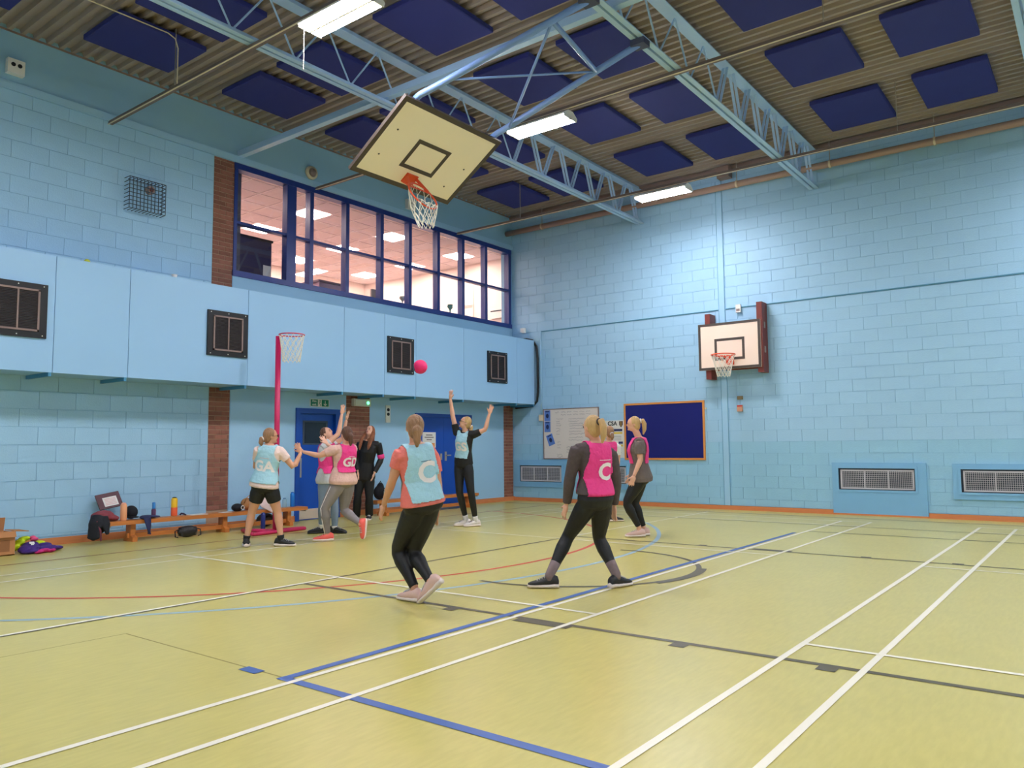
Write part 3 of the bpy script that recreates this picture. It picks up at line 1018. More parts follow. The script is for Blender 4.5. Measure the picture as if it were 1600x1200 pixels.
for u, v in ((0.22, 0.35), (0.22, 0.75), (1.5, 0.25), (1.58, 0.6)):
    MB().tube([bp(u, v, 0), bp(u, v, 0.006)], 0.012, 8).build('bolt', BOARDK, hb)
f_ = MB()
for u in (0.35, 1.45):
    s_ = slab(u - 0.04, u + 0.04, 0.1, BH - 0.05, -0.1, -0.04)
    k = len(f_.v)
    f_.v += s_.v
    f_.f += [tuple(i + k for i in ff) for ff in s_.f]
f_.build('backing_rail', STEEL, hb)
rcc = bp(0.9, 0.22, 0.37)
ring(rcc, 0.225, 0.012, bu, bn).build('rim', ORANGE, hb, True)
rp = slab(0.8, 1.0, 0.1, 0.25, 0.0, 0.02)
for sx in (-1, 1):
    rp.bar(bp(0.9 + sx * 0.08, 0.21, 0.01), bp(0.9 + sx * 0.17, 0.22, 0.25), 0.012, 0.04, bv)
    rp.bar(bp(0.9 + sx * 0.08, 0.1, 0.01), bp(0.9 + sx * 0.14, 0.2, 0.22), 0.012, 0.012)
rp.bar(bp(0.72, 0.2, 0.22), bp(1.08, 0.2, 0.22), 0.012, 0.012)
rp.build('rim_bracket', ORANGE, hb)
nm = MB()
NN = 12
for q in range(NN):
    for sg_ in (-1, 1):
        pts = []
        for k in range(6):
            a = 2 * PI * (q + sg_ * 0.5 * k) / NN
            s = k / 5
            rr = 0.225 * (1 - s) + 0.10 * s
            top = rcc + bu * 0.225 * math.cos(a) + bn * 0.225 * math.sin(a)
            flat = rcc + V((0.06, 0, 0)) * s + bu * rr * math.cos(a) + V((rr * math.sin(a), 0, 0)) + V((0, 0, -0.42 * s))
            pts.append(top * (1 - min(1, s * 2.5)) + flat * min(1, s * 2.5))
        nm.tube(pts, 0.005, 4)
nm.build('net', NET, hb)
# frame of the hanging goal
TB = mat('goal_frame_blue', (126, 158, 214), 0.4)
pa0, pa1 = V((5.27, -8.72, 5.44)), V((7.33, -8.2, 6.14))
pb0, pb1 = V((5.27, -7.25, 5.44)), V((7.33, -7.03, 6.14))
for p0, p1 in ((pa0, pa1), (pb0, pb1)):
    MB().tube([p0 + V((-0.07, 0, 0.0)), p0 + V((0.02, 0, 0.035)), p0.lerp(p1, 0.12) + V((0, 0, 0.02)), p1], 0.04, 10).build('hanger_tube', TB, hb, True)
na, nb, nb2 = pa0.lerp(pa1, 0.80), pb0.lerp(pb1, 0.72), pb0.lerp(pb1, 0.10)
for a, b, r_ in ((na, nb, 0.03), (na, nb2, 0.018), (pa0.lerp(pa1, 0.2), nb, 0.014)):
    MB().tube([a, b], r_, 8).build('brace', TB, hb, True)
MB().tube([bp(0.3, BH - 0.1, -0.12), bp(1.5, BH - 0.1, -0.12)], 0.03, 8).build('cross_tube', TB, hb, True)
for p_ in (pa1, pb1):
    MB().box(7.24, 7.42, p_.y - 0.08, p_.y + 0.08, 6.10, 6.175).build('clamp', mat('dark_clamp', (62, 66, 90), 0.5), hb)

# ================================================================== roof steelwork
for ti, tx in enumerate((3.6, 7.33, 11.06, 14.8)):
    lab = ('light blue lattice roof truss passing over the hanging backboard', 'light blue lattice roof truss carrying the goal frame clamps', 'light blue lattice roof truss nearest the right wall panels', 'light blue lattice roof truss by the far right wall')[ti]
    t = thing('roof_truss', (tx, -0.02, 6.18), lab, 'truss')
    for s in (-1, 1):
        B(tx + s * 0.05 - 0.035, tx + s * 0.05 + 0.035, RY + 0.02, -0.02, 6.18, 6.195).build('bottom_chord', STEEL, t)
        B(tx + s * 0.018 - 0.004, tx + s * 0.018 + 0.004, RY + 0.02, -0.02, 6.195, 6.26).build('bottom_chord_web', STEEL, t)
    B(tx - 0.09, tx + 0.09, RY + 0.02, -0.02, 6.90, 6.915).build('top_chord', STEEL, t)
    B(tx - 0.03, tx + 0.03, RY + 0.02, -0.02, 6.915, 6.995).build('top_chord_web', STEEL, t)
    yb = -0.15
    k = 0
    while yb > -16.5:
        yt, yb2 = yb - 0.42, yb - 0.91
        if yb > -3.9:
            for a, b in (((yb - 0.05, 6.24), (yt + 0.12, 6.9)), ((yb2 + 0.05, 6.24), (yt - 0.12, 6.9))):
                for s in (-0.03, 0.03):
                    MB().bar((tx + s, a[0], a[1]), (tx + s, b[0], b[1]), 0.012, 0.04, (1, 0, 0)).build('lattice_bar', STEEL, t)
        else:
            for a, b in (((yb, 6.23), (yt, 6.91)), ((yb2, 6.23), (yt, 6.91))):
                MB().tube([(tx, a[0], a[1]), (tx, b[0], b[1])], 0.013, 6).build('lattice_bar', STEEL, t)
        yb = yb2
    for yy in range(-15, 0, 3):
        B(tx - 0.05, tx + 0.05, yy - 0.06, yy + 0.06, 6.196, 6.206).build('batten_plate', STEEL, t)
tag(MB().box(0.0, RX, -7.73, -7.63, 6.27, 6.37).build('tie_beam', STEEL), 'light blue square tie beam crossing between the trusses', 'beam')

# acoustic panels
rows = [(-2.23, -0.87), (-4.35, -3.07), (-6.46, -5.17), (-8.5, -7.27), (-10.6, -9.38), (-12.75, -11.5)]
cols = [(0.74, 1.75), (2.15, 3.17), (4.21, 5.25), (5.72, 6.76), (7.93, 8.98), (9.46, 10.47)]
ORD = ('first', 'second', 'third', 'fourth', 'fifth', 'sixth')


for j, (ya, yb) in enumerate(rows):
    for i, (xa, xb) in enumerate(cols):
        t = thing('acoustic_panel', ((xa + xb) / 2, (ya + yb) / 2, 6.88), 'navy acoustic panel, %s row from back wall, %s column from left wall' % (ORD[j], ORD[i]), 'acoustic panel', 'navy acoustic panels under the roof')
        mbp = MB()
        cx, cy, hx, hy, e = (xa + xb) / 2, (ya + yb) / 2, (xb - xa) / 2, (yb - ya) / 2, 0.012

        def rr(ix, z):
            return [(cx - hx + ix, cy - hy + ix, z), (cx + hx - ix, cy - hy + ix, z), (cx + hx - ix, cy + hy - ix, z), (cx - hx + ix, cy + hy - ix, z)]
        mbp.loft([rr(e, 6.88), rr(0, 6.89), rr(0, 6.955), rr(e, 6.965)])
        mbp.build('pad', NAVY, t)
        hg = MB()
        for sx in (-0.7, 0.7):
            for sy in (-0.7, 0.7):
                hg.box(cx + sx * hx - 0.01, cx + sx * hx + 0.01, cy + sy * hy - 0.01, cy + sy * hy + 0.01, 6.965, 7.0)
        hg.build('hangers', GALV, t)

# lighting tracks and twin tube lights
TUBE = emit('lit_fluorescent', (252, 249, 255), TUBE_STRENGTH)
DIFF = mat('light_body', (236, 232, 224), 0.4)
ty = (-2.06, -6.05, -9.86, -13.8, -17.8)
tl = ('beside back wall', 'across the middle of roof', 'over the blue duct vents', 'in the roof behind the hanging goal', 'at the rear of hall roof')
for y_, l_ in zip(ty, tl):
    t = thing('lighting_track', (8.5, y_, 6.13), 'long slim lighting track running ' + l_, 'lighting track')
    B(0.0, RX, y_ - 0.03, y_ + 0.03, 6.13, 6.175).build('channel', mat('track_taupe_shaded', (112, 96, 88), 0.5), t)  # taupe darkened so the colour carries the channel's shadow side
    B(0.0, RX, y_ - 0.04, y_ - 0.022, 6.122, 6.13).build('lip', CREAM, t)  # cream strip paints in the bright lit lower edge
    for xx in (1.8, 9.2, 12.9, 16.0):
        B(xx - 0.006, xx + 0.006, y_ - 0.006, y_ + 0.006, 6.17, 7.0).build('drop_rod', GALV, t)
    for n_, (xa, xb) in enumerate(((4.6, 5.66), (12.1, 13.16))):
        t = thing('strip_light', ((xa + xb) / 2, y_ + 0.05, 6.02), ('lit twin tube strip light on the track ' if n_ == 0 else 'second lit twin tube strip light along the track ') + l_, 'light')
        yc = y_ + 0.05
        hous = MB().loft([[(xx, yc + sy, zz) for sy, zz in ((-0.17, 6.03), (-0.17, 6.05), (-0.06, 6.12), (0.06, 6.12), (0.17, 6.05), (0.17, 6.03))][::-1] for xx in (xa, xb)])
        hous.build('housing', DIFF, t)
        B(xa, xb, yc - 0.012, yc + 0.012, 6.0, 6.03).build('spine', mat('spine_cream', (236, 226, 200), 0.5), t)
        for s in (-1, 1):
            B(xa + 0.02, xb - 0.02, yc + s * 0.085 - 0.06, yc + s * 0.085 + 0.06, 6.005, 6.03).build('tube_lamp', TUBE, t)
        for xx in (xa, xb - 0.02):
            B(xx, xx + 0.02, yc - 0.16, yc + 0.16, 6.0, 6.03).build('end_cap', DIFF, t)
chn = MB()
for k in range(22):
    chn.ell((4.62, -9.9, 6.0 - 0.022 * k), (0.007, 0, 0), (0, 0.007, 0), (0, 0, 0.011), 6, 4)
tag(chn.build('pull_chain', GALV), 'short bead pull chain hanging from the strip light end', 'chain')

tag(MB().tube([(1.80, -11.6, 6.86), (1.82, -10.8, 6.86), (1.85, -10.0, 6.86), (1.855, -9.9, 6.82), (1.86, -9.86, 6.7), (1.86, -9.86, 6.18)], 0.009, 6).build('ceiling_conduit', CREAM, None, True), 'thin cream conduit dropping from roof deck to lighting track', 'conduit')

# pipe along the back wall
t = thing('heating_pipe', (8.0, -0.25, 6.6), 'thick brown pipe running along the top of back wall', 'pipe')
MB().tube([(0.02, -0.25, 6.53), (RX, -0.25, 6.53)], 0.065, 14).build('pipe', PIPE, t, True)
for xx in (1.1, 3.1, 5.9, 7.7, 9.45, 11.2, 13.2):
    c_ = MB().tube([(xx - 0.018, -0.25, 6.53), (xx + 0.018, -0.25, 6.53)], 0.075, 14)
    c_.build('clip', CREAM, t, True)
    B(xx - 0.006, xx + 0.006, -0.256, -0.244, 6.6, 7.0).build('hanger_rod', GALV, t)
tag(B(5.5, 5.75, -0.30, -0.1, 6.72, 6.95).build('pipe_bracket', TAUPE), 'brown steel bracket above the pipe at the trunking head', 'bracket')

# ================================================================== netball post
np_ = thing('netball_post', (1.25, -7.74, 0.0), 'tall pink netball post with hoop and white net', 'netball post')
MB().tube([(1.25, -7.74, 0.03), (1.25, -7.74, 3.06)], 0.042, 14).build('pole', PINK, np_, True)
bs = MB()
for a, b in (((0.80, -8.02), (1.44, -8.26)), ((1.25, -7.74), (1.44, -8.26)), ((1.25, -7.74), (0.80, -8.02)), ((1.25, -7.74), (1.30, -7.24)), ((1.44, -8.26), (1.36, -7.26))):
    bs.tube([(a[0], a[1], 0.03), (b[0], b[1], 0.03)], 0.026, 8)
bs.build('base_frame', PINK, np_, True)
MB().tube([(1.25, -7.74, 3.05), (1.40, -7.74, 3.05)], 0.014, 8).build('arm', PINK, np_, True)
ring((1.59, -7.74, 3.05), 0.19, 0.010, (1, 0, 0), (0, 1, 0)).build('ring', mat('pink_ring', (206, 66, 100), 0.4), np_, True)
net_mesh((1.59, -7.74, 3.045), 0.19, 0.13, 0.42, rad=0.0055).build('net', NET, np_)

# ================================================================== benches and belongings
def bench(y0, y1, lab, legs):
    t = thing('gym_bench', (0.47, (y0 + y1) / 2, 0.0), lab, 'bench')
    B(0.34, 0.60, y0, y1, 0.245, 0.30).build('seat_plank', WOOD, t)
    B(0.44, 0.50, y0 + 0.3, y1 - 0.3, 0.05, 0.115).build('balance_rail', WOOD, t)
    for yy in legs:
        lg = MB()
        lg.loft([[(x, y, z) for x, y in ((0.40 - w, yy - 0.035), (0.54 + w, yy - 0.035), (0.54 + w, yy + 0.035), (0.40 - w, yy + 0.035))] for z, w in ((0.0, 0.06), (0.06, 0.06), (0.09, 0.0), (0.245, 0.0))])
        lg.build('leg', WOOD, t)
    for yy in (y0 + 0.02, y1 - 0.02):
        MB().tube([(0.36, yy, 0.235), (0.58, yy, 0.235)], 0.012, 6).build('end_bolt', GALV, t)


bench(-9.96, -6.62, 'long low wooden gym bench covered with coats and bottles', (-9.6, -8.15, -6.95))
bench(-5.02, -2.05, 'long low wooden gym bench in front of the blue double doors', (-4.75, -3.5, -2.3))


def bottle(x, y, z, h, r, body, lid, lab, neck=0.75, two=None):
    t = thing('drink_bottle', (x, y, z), lab, 'bottle')
    MB().lathe((x, y, z), [(r * 0.9, 0), (r, 0.008), (r, h * neck * 0.5), (r, h * neck), (r * 0.7, h * (neck + 0.08))], 14).build('body', body, t, True)
    MB().lathe((x, y, z), [(r * 0.68, h * (neck + 0.07)), (r * 0.72, h * (neck + 0.1)), (r * 0.72, h * 0.97), (r * 0.4, h)], 14).build('lid', lid, t, True)
    if two:
        MB().lathe((x, y, z), [(r * 1.01, 0.006), (r * 1.02, 0.01), (r * 1.02, h * neck * 0.5), (r * 1.01, h * neck * 0.52)], 14).build('lower_sleeve', two, t, True)


bottle(0.50, -9.725, 0.30, 0.25, 0.045, mat('peach_metal', (238, 168, 124), 0.4), mat('peach_lid', (240, 170, 150), 0.5), 'peach tumbler with pink lid on bench beside folder', 0.85)
bottle(0.37, -9.22, 0.30, 0.22, 0.032, mat('plum_bottle', (92, 52, 84), 0.3), mat('bright_blue_lid', (44, 132, 206), 0.4), 'slim plum bottle with bright blue top on navy cloth', 0.5)
bottle(0.40, -8.92, 0.30, 0.28, 0.046, mat('yellow_bottle', (246, 196, 30), 0.35), BLACK, 'yellow and orange bottle with black lid on bench', 0.88, mat('orange_bottle', (240, 104, 62), 0.35))
bottle(0.40, -6.79, 0.30, 0.25, 0.038, mat('blue_bottle', (20, 116, 200), 0.3), mat('blue_lid', (16, 96, 180), 0.4), 'bright blue bottle at the door end of bench', 0.86)
bottle(0.40, -6.95, 0.30, 0.16, 0.036, mat('clear_bottle', (150, 190, 214), 0.15), mat('blue_lid2', (90, 140, 180), 0.4), 'short pale clear bottle next to the blue one', 0.8)
bottle(0.66, -7.55, 0.0, 0.27, 0.036, mat('navy_bottle', (36, 50, 128), 0.35), mat('grey_lid', (150, 150, 160), 0.4), 'navy flask standing on floor before the bench', 0.88)
bottle(0.50, -4.72, 0.30, 0.21, 0.034, mat('clear_bottle2', (186, 196, 200), 0.15), WHITE, 'small clear bottle with white cap before the backpack', 0.78)

# ring folder leaning on the wall with a printed sheet
t = thing('ring_folder', (0.2, -9.77, 0.46), 'dark maroon folder with white printed sheet leaning on wall', 'folder')
ux, uz = V((0.02, 0.30, 0.05)).normalized(), V((-0.5, -0.12, 0.86)).normalized()
un = ux.cross(uz).normalized()
fc = V((0.16, -9.77, 0.57))
MB().obox(fc, ux * 0.16, uz * 0.115, un * 0.012).build('cover', mat('maroon_cover', (84, 44, 56), 0.5), t)
MB().obox(fc + un * 0.014 - uz * 0.02 + ux * 0.01, ux * 0.095, uz * 0.07, un * 0.002).build('sheet', WHITE, t)
for k in range(5):
    MB().obox(fc + un * 0.0165 - uz * (0.065 - 0.022 * k) + ux * 0.01, ux * 0.075, uz * 0.004, un * 0.001).build('print_line', mat('pink_print', (222, 170, 170), 0.7), t)


def remesh(mb, voxel, it=6, o=V((0, 0, 0))):
    """fuse overlapping closed shapes into one continuous skin"""
    ob = bpy.data.objects.new('tmp', mb.mesh(o))
    COL.objects.link(ob)
    r_ = ob.modifiers.new('r', 'REMESH')
    r_.mode = 'VOXEL'
    r_.voxel_size = voxel
    r_.use_smooth_shade = True
    s_ = ob.modifiers.new('s', 'SMOOTH')
    s_.factor = 0.5
    s_.iterations = it
    me = bpy.data.meshes.new_from_object(ob.evaluated_get(bpy.context.evaluated_depsgraph_get()))
    old = ob.data
    bpy.data.objects.remove(ob)
    bpy.data.meshes.remove(old)
    me.materials.clear()
    me.polygons.foreach_set('use_smooth', [True] * len(me.polygons))
    return me


def soft(mb, name, m, parent=None, voxel=0.012, it=5):
    return link(name, remesh(mb, voxel, it, org(parent)), m, parent, True)


def cloth(pts, r, mb=None):
    mb = mb or MB()
    mb.tube(pts, r, 10, lat=(0, 0, 1))
    return mb


# maroon and black jacket over the bench end
jk = thing('sports_jacket', (0.5, -9.98, 0.0), 'maroon and black sports jacket hanging over the bench end', 'jacket')
mb = cloth([(0.30, -9.82, 0.34), (0.40, -9.95, 0.40), (0.46, -10.03, 0.38), (0.50, -10.07, 0.28)], [(0.03, 0.09), (0.06, 0.14), (0.07, 0.13), (0.05, 0.11)])
soft(cloth([(0.44, -9.78, 0.335), (0.42, -9.92, 0.36)], [(0.035, 0.09), (0.05, 0.13)], mb), 'shoulder', mat('maroon_cloth', (140, 62, 72), 0.85, 0.1, 12, 0.3, 30), jk)
mb = cloth([(0.52, -10.10, 0.40), (0.58, -10.15, 0.30), (0.60, -10.17, 0.10), (0.60, -10.17, 0.06)], [(0.035, 0.07), (0.032, 0.085), (0.03, 0.085), (0.022, 0.075)])
cloth([(0.55, -10.02, 0.38), (0.62, -10.02, 0.28), (0.63, -10.0, 0.14)], [(0.035, 0.06), (0.03, 0.07), (0.024, 0.06)], mb)
cloth([(0.50, -10.02, 0.36), (0.52, -10.03, 0.26), (0.52, -10.03, 0.12)], [(0.03, 0.08), (0.03, 0.1), (0.02, 0.1)], mb)
soft(mb, 'sleeve', mat('black_cloth', (24, 26, 34), 0.85, 0.1, 12, 0.3, 30), jk)
soft(cloth([(0.60, -10.13, 0.33), (0.64, -10.10, 0.2), (0.645, -10.09, 0.06)], [(0.012, 0.02), (0.012, 0.024), (0.012, 0.03)]), 'stripe', mat('maroon_stripe', (112, 52, 66), 0.8), jk, 0.006, 2)
cp = thing('baseball_hat', (0.36, -9.57, 0.3), 'rounded black hat on bench behind the peach tumbler', 'hat')
mb = MB().ell((0.38, -9.56, 0.40), (0.09, 0, 0), (0, 0.095, 0), (0, 0, 0.097))
soft(mb, 'crown', mat('black_cloth', (24, 26, 34), 0.85), cp)
MB().ell((0.45, -9.56, 0.335), (0.09, 0, 0), (0, 0.08, 0), (0, 0, 0.012)).build('brim', mat('black_cloth', (24, 26, 34), 0.85), cp, True)
nc = thing('navy_cloth', (0.5, -9.45, 0.1), 'navy top draped over bench with one sleeve hanging', 'clothing')
mb = cloth([(0.50, -9.47, 0.326), (0.50, -9.42, 0.33), (0.47, -9.34, 0.33), (0.5, -9.2, 0.322)], [(0.014, 0.06), (0.022, 0.1), (0.02, 0.12), (0.012, 0.06)])
cloth([(0.52, -9.46, 0.325), (0.62, -9.44, 0.318), (0.645, -9.43, 0.18), (0.645, -9.42, 0.09)], [(0.02, 0.06), (0.02, 0.065), (0.02, 0.06), (0.014, 0.055)], mb)
soft(mb, 'top', mat('navy_fabric', (40, 46, 88), 0.85, 0.12, 14, 0.3, 30), nc, 0.008, 3)
tag(MB().tube([(0.44, -8.85, 0.312), (0.45, -8.83, 0.335), (0.46, -8.80, 0.325), (0.45, -8.76, 0.308)], 0.012, 8).build('dark_strap', mat('dark_purple_strap', (52, 36, 66), 0.7), None, True), 'dark purple strap lying beside the yellow bottle', 'strap')
tag(B(0.38, 0.56, -8.72, -8.46, 0.30, 0.306).build('paper_stack', WHITE), 'thin stack of white paper on bench before brick pier', 'paper')
tag(B(0.40, 0.55, -8.2, -8.04, 0.30, 0.305).build('paper_leaf', WHITE), 'single white leaf of paper next to black bag', 'paper')
bb = thing('black_pouch', (0.44, -7.88, 0.3), 'black pouch with white ring keychain on bench', 'bag')
soft(MB().ell((0.44, -7.88, 0.36), (0.08, 0, 0), (0, 0.10, 0), (0, 0, 0.065)), 'body', mat('black_cloth', (24, 26, 34), 0.85), bb)
ring((0.53, -7.84, 0.36), 0.028, 0.006, (0, 1, 0), (0, 0, 1), 16).build('key_ring', WHITE, bb)
br = thing('tan_bag', (0.4, -7.68, 0.3), 'tan brown slouchy bag on bench behind the player', 'bag')
TAN = mat('tan_leather', (176, 122, 72), 0.6, 0.1, 8)
soft(MB().ell((0.40, -7.68, 0.402), (0.08, 0, 0), (0, 0.11, 0), (0, 0, 0.10)), 'body', TAN, br)
MB().tube([(0.45, -7.76, 0.42), (0.47, -7.74, 0.5), (0.47, -7.68, 0.54), (0.46, -7.62, 0.5), (0.45, -7.6, 0.42)], 0.008, 6).build('strap', TAN, br, True)
tw = thing('printed_towel', (0.5, -7.38, 0.2), 'white and pink printed towel hanging over the bench edge', 'towel')
mb = cloth([(0.36, -7.35, 0.50), (0.44, -7.38, 0.42), (0.56, -7.40, 0.355), (0.645, -7.36, 0.27), (0.65, -7.33, 0.18)], [(0.03, 0.05), (0.04, 0.11), (0.03, 0.13), (0.02, 0.08), (0.012, 0.04)])
cloth([(0.42, -7.36, 0.365), (0.42, -7.36, 0.46)], [(0.05, 0.06), (0.04, 0.05)], mb)
soft(mb, 'towel', mat('pink_white_print', (234, 206, 198), 0.9, 0.16, 22, 0.3, 40), tw, 0.008, 3)
gb = thing('grey_gym_bag', (0.5, -7.25, 0.0), 'grey brown gym bag on the floor under the bench', 'bag')
soft(MB().ell((0.30, -7.25, 0.11), (0.11, 0, 0), (0, 0.17, 0), (0, 0, 0.11)), 'body', mat('grey_brown_bag', (92, 80, 70), 0.8, 0.15, 10), gb)
MB().tube([(0.4, -7.35, 0.14), (0.43, -7.28, 0.2), (0.4, -7.18, 0.14)], 0.01, 6).build('handle', BLACK, gb, True)
hb_ = thing('handbag', (0.66, -8.86, 0.0), 'black quilted handbag on floor before the bench', 'handbag')
mb = MB().ell((0.68, -8.86, 0.085), (0.075, 0, 0), (0, 0.16, 0), (0, 0, 0.085)).box(0.63, 0.73, -8.98, -8.74, 0.02, 0.15)
soft(mb, 'body', mat('black_quilt', (36, 32, 34), 0.5, 0.3, 26, 0.6, 26), hb_, 0.009, 4)
for s in (-1, 1):
    MB().tube([(0.68, -8.86 + s * 0.14, 0.12), (0.69, -8.86 + s * 0.2, 0.10), (0.7, -8.86 + s * 0.2, 0.02), (0.7, -8.86 + s * 0.16, 0.012)], 0.009, 6).build('strap', BLACK, hb_, True)
MB().tube([(0.68, -8.96, 0.165), (0.68, -8.76, 0.165)], 0.006, 6).build('zip', GALV, hb_, True)
bpk = thing('backpack', (0.42, -4.75, 0.3), 'black backpack on the bench beside the brick pier', 'backpack')
mb = MB().ell((0.38, -4.76, 0.44), (0.09, 0, 0), (0, 0.14, 0), (0, 0, 0.14)).ell((0.38, -4.74, 0.54), (0.06, 0, 0), (0, 0.08, 0), (0, 0, 0.09))
soft(mb, 'body', mat('black_cloth', (24, 26, 34), 0.85), bpk)
MB().tube([(0.38, -4.78, 0.60), (0.38, -4.74, 0.655), (0.38, -4.70, 0.60)], 0.008, 6).build('top_loop', BLACK, bpk, True)

# trainers under the post, cardboard box and the pile of bibs at the left
tr_ = thing('cardboard_box', (0.62, -11.4, 0.0), 'open brown cardboard box by the left wall', 'box')
CARDB = mat('cardboard', (190, 132, 84), 0.8, 0.08, 5)
cbx = MB()
cbx.box(0.35, 0.70, -11.75, -11.16, 0.0, 0.012)
cbx.box(0.35, 0.358, -11.75, -11.16, 0.0, 0.28)
cbx.box(0.692, 0.70, -11.75, -11.16, 0.0, 0.28)
cbx.box(0.358, 0.692, -11.75, -11.742, 0.0, 0.28)
cbx.box(0.358, 0.692, -11.168, -11.16, 0.0, 0.28)
cbx.build('carton', CARDB, tr_)
MB().obox((0.52, -11.08, 0.285), (0.16, 0, 0), (0, 0.08, -0.006), (0, 0.0, 0.004)).build('flap', CARDB, tr_)
MB().obox((0.34, -11.45, 0.36), (0.004, 0, 0.0), (0, 0.29, 0), (0.02, 0, 0.085)).build('flap', CARDB, tr_)
MB().obox((0.715, -11.45, 0.26), (0.004, 0, 0), (0, 0.29, 0), (0.018, 0, -0.035)).build('flap', CARDB, tr_)
B(0.7005, 0.7025, -11.45, -11.22, 0.05, 0.19).build('printed_patch', mat('box_print', (150, 100, 62), 0.8), tr_)


def heap(name, lab, cat, mt, spots, grp):
    t = thing(name, (spots[0][0], spots[0][1], 0.0), lab, cat, grp)
    mb = MB()
    for x, y, z, a, b, c, ang in spots:
        ca, sa = math.cos(ang), math.sin(ang)
        mb.ell((x, y, z), (a * ca, a * sa, 0), (-b * sa, b * ca, 0), (0.02, 0.01, c))
    soft(mb, 'bib_cloth', mt, t, 0.009, 3)
    return t


NEON = mat('neon_yellow', (214, 240, 20), 0.7, 0.1, 12, 0.4, 30)
PURP = mat('purple_bib', (66, 36, 122), 0.75, 0.25, 10, 0.5, 26)
heap('neon_bib', 'neon yellow bib at the top of the bib pile on floor', 'bib', NEON, [(0.48, -11.04, 0.12, 0.08, 0.06, 0.045, 0.4), (0.46, -10.97, 0.165, 0.07, 0.06, 0.035, 1.0), (0.52, -11.09, 0.07, 0.05, 0.05, 0.05, 0)], 'bibs piled on the floor')
heap('neon_bib', 'neon yellow bib at the wall side of the bib pile', 'bib', NEON, [(0.46, -10.82, 0.09, 0.06, 0.11, 0.04, 0.2), (0.45, -10.76, 0.06, 0.05, 0.06, 0.05, 0.2)], 'bibs piled on the floor')
heap('pink_bib', 'small pink bib on top of the purple pile', 'bib', mat('pink_cloth', (236, 84, 132), 0.7), [(0.48, -10.885, 0.175, 0.045, 0.04, 0.025, 0.0), (0.52, -10.87, 0.15, 0.04, 0.05, 0.03, 0.6)], 'bibs piled on the floor')
pb = heap('purple_bib', 'purple bib with a white number mark on the pile', 'bib', PURP, [(0.66, -10.98, 0.05, 0.13, 0.13, 0.06, 0.3), (0.60, -10.95, 0.09, 0.09, 0.1, 0.05, 0.1), (0.74, -11.0, 0.03, 0.10, 0.10, 0.03, 0.0)], 'bibs piled on the floor')
MB().bar((0.745, -10.99, 0.085), (0.70, -10.955, 0.125), 0.03, 0.006, (1, 0, 1)).bar((0.705, -11.0, 0.13), (0.70, -10.94, 0.128), 0.03, 0.006, (1, 0, 1)).build('number_mark', WHITE, pb)
heap('purple_bib', 'purple bib spread flat towards the bench', 'bib', PURP, [(0.68, -10.78, 0.04, 0.11, 0.13, 0.045, 0.2), (0.62, -10.66, 0.03, 0.10, 0.09, 0.03, 0.5), (0.58, -10.78, 0.07, 0.09, 0.09, 0.04, 0.0)], 'bibs piled on the floor')
heap('magenta_bib', 'magenta bib crumpled at the front of the pile', 'bib', mat('magenta_cloth', (202, 34, 122), 0.7, 0.2, 14), [(0.80, -10.87, 0.03, 0.05, 0.08, 0.03, 0.2), (0.82, -10.78, 0.025, 0.04, 0.05, 0.025, 0.0), (0.84, -10.94, 0.02, 0.04, 0.05, 0.02, 0.0)], 'bibs piled on the floor')

# the ball in flight
bl = thing('netball', (3.0, -6.35, 2.45), 'pink netball with a dark and white patch in mid air', 'ball')
MB().ell((3.0, -6.35, 2.56), (0.112, 0, 0), (0, 0.112, 0), (0, 0, 0.112), 24, 16).build('shell', mat('hot_pink_ball', (246, 40, 118), 0.5, 0.0, 10, 0.4, 220), bl, True)
bd = V((-0.80, -0.45, -0.2)).normalized()
bx_ = bd.cross(V((0, 0, 1))).normalized()
bz_ = bx_.cross(bd)
pp = []
for rr_, hh_ in ((0.085, 0.078), (0.06, 0.0985), (0.03, 0.1115), (0.001, 0.1155)):
    pp.append([V((3.0, -6.35, 2.56)) + bd * hh_ + bx_ * rr_ * math.cos(2 * PI * k / 16) + bz_ * rr_ * math.sin(2 * PI * k / 16) for k in range(16)])
if bx_.cross(bz_).dot(bd) < 0:
    pp = [q[::-1] for q in pp]
MB().loft(pp).build('printed_patch', mat('ball_patch', (90, 84, 110), 0.5), bl, True)

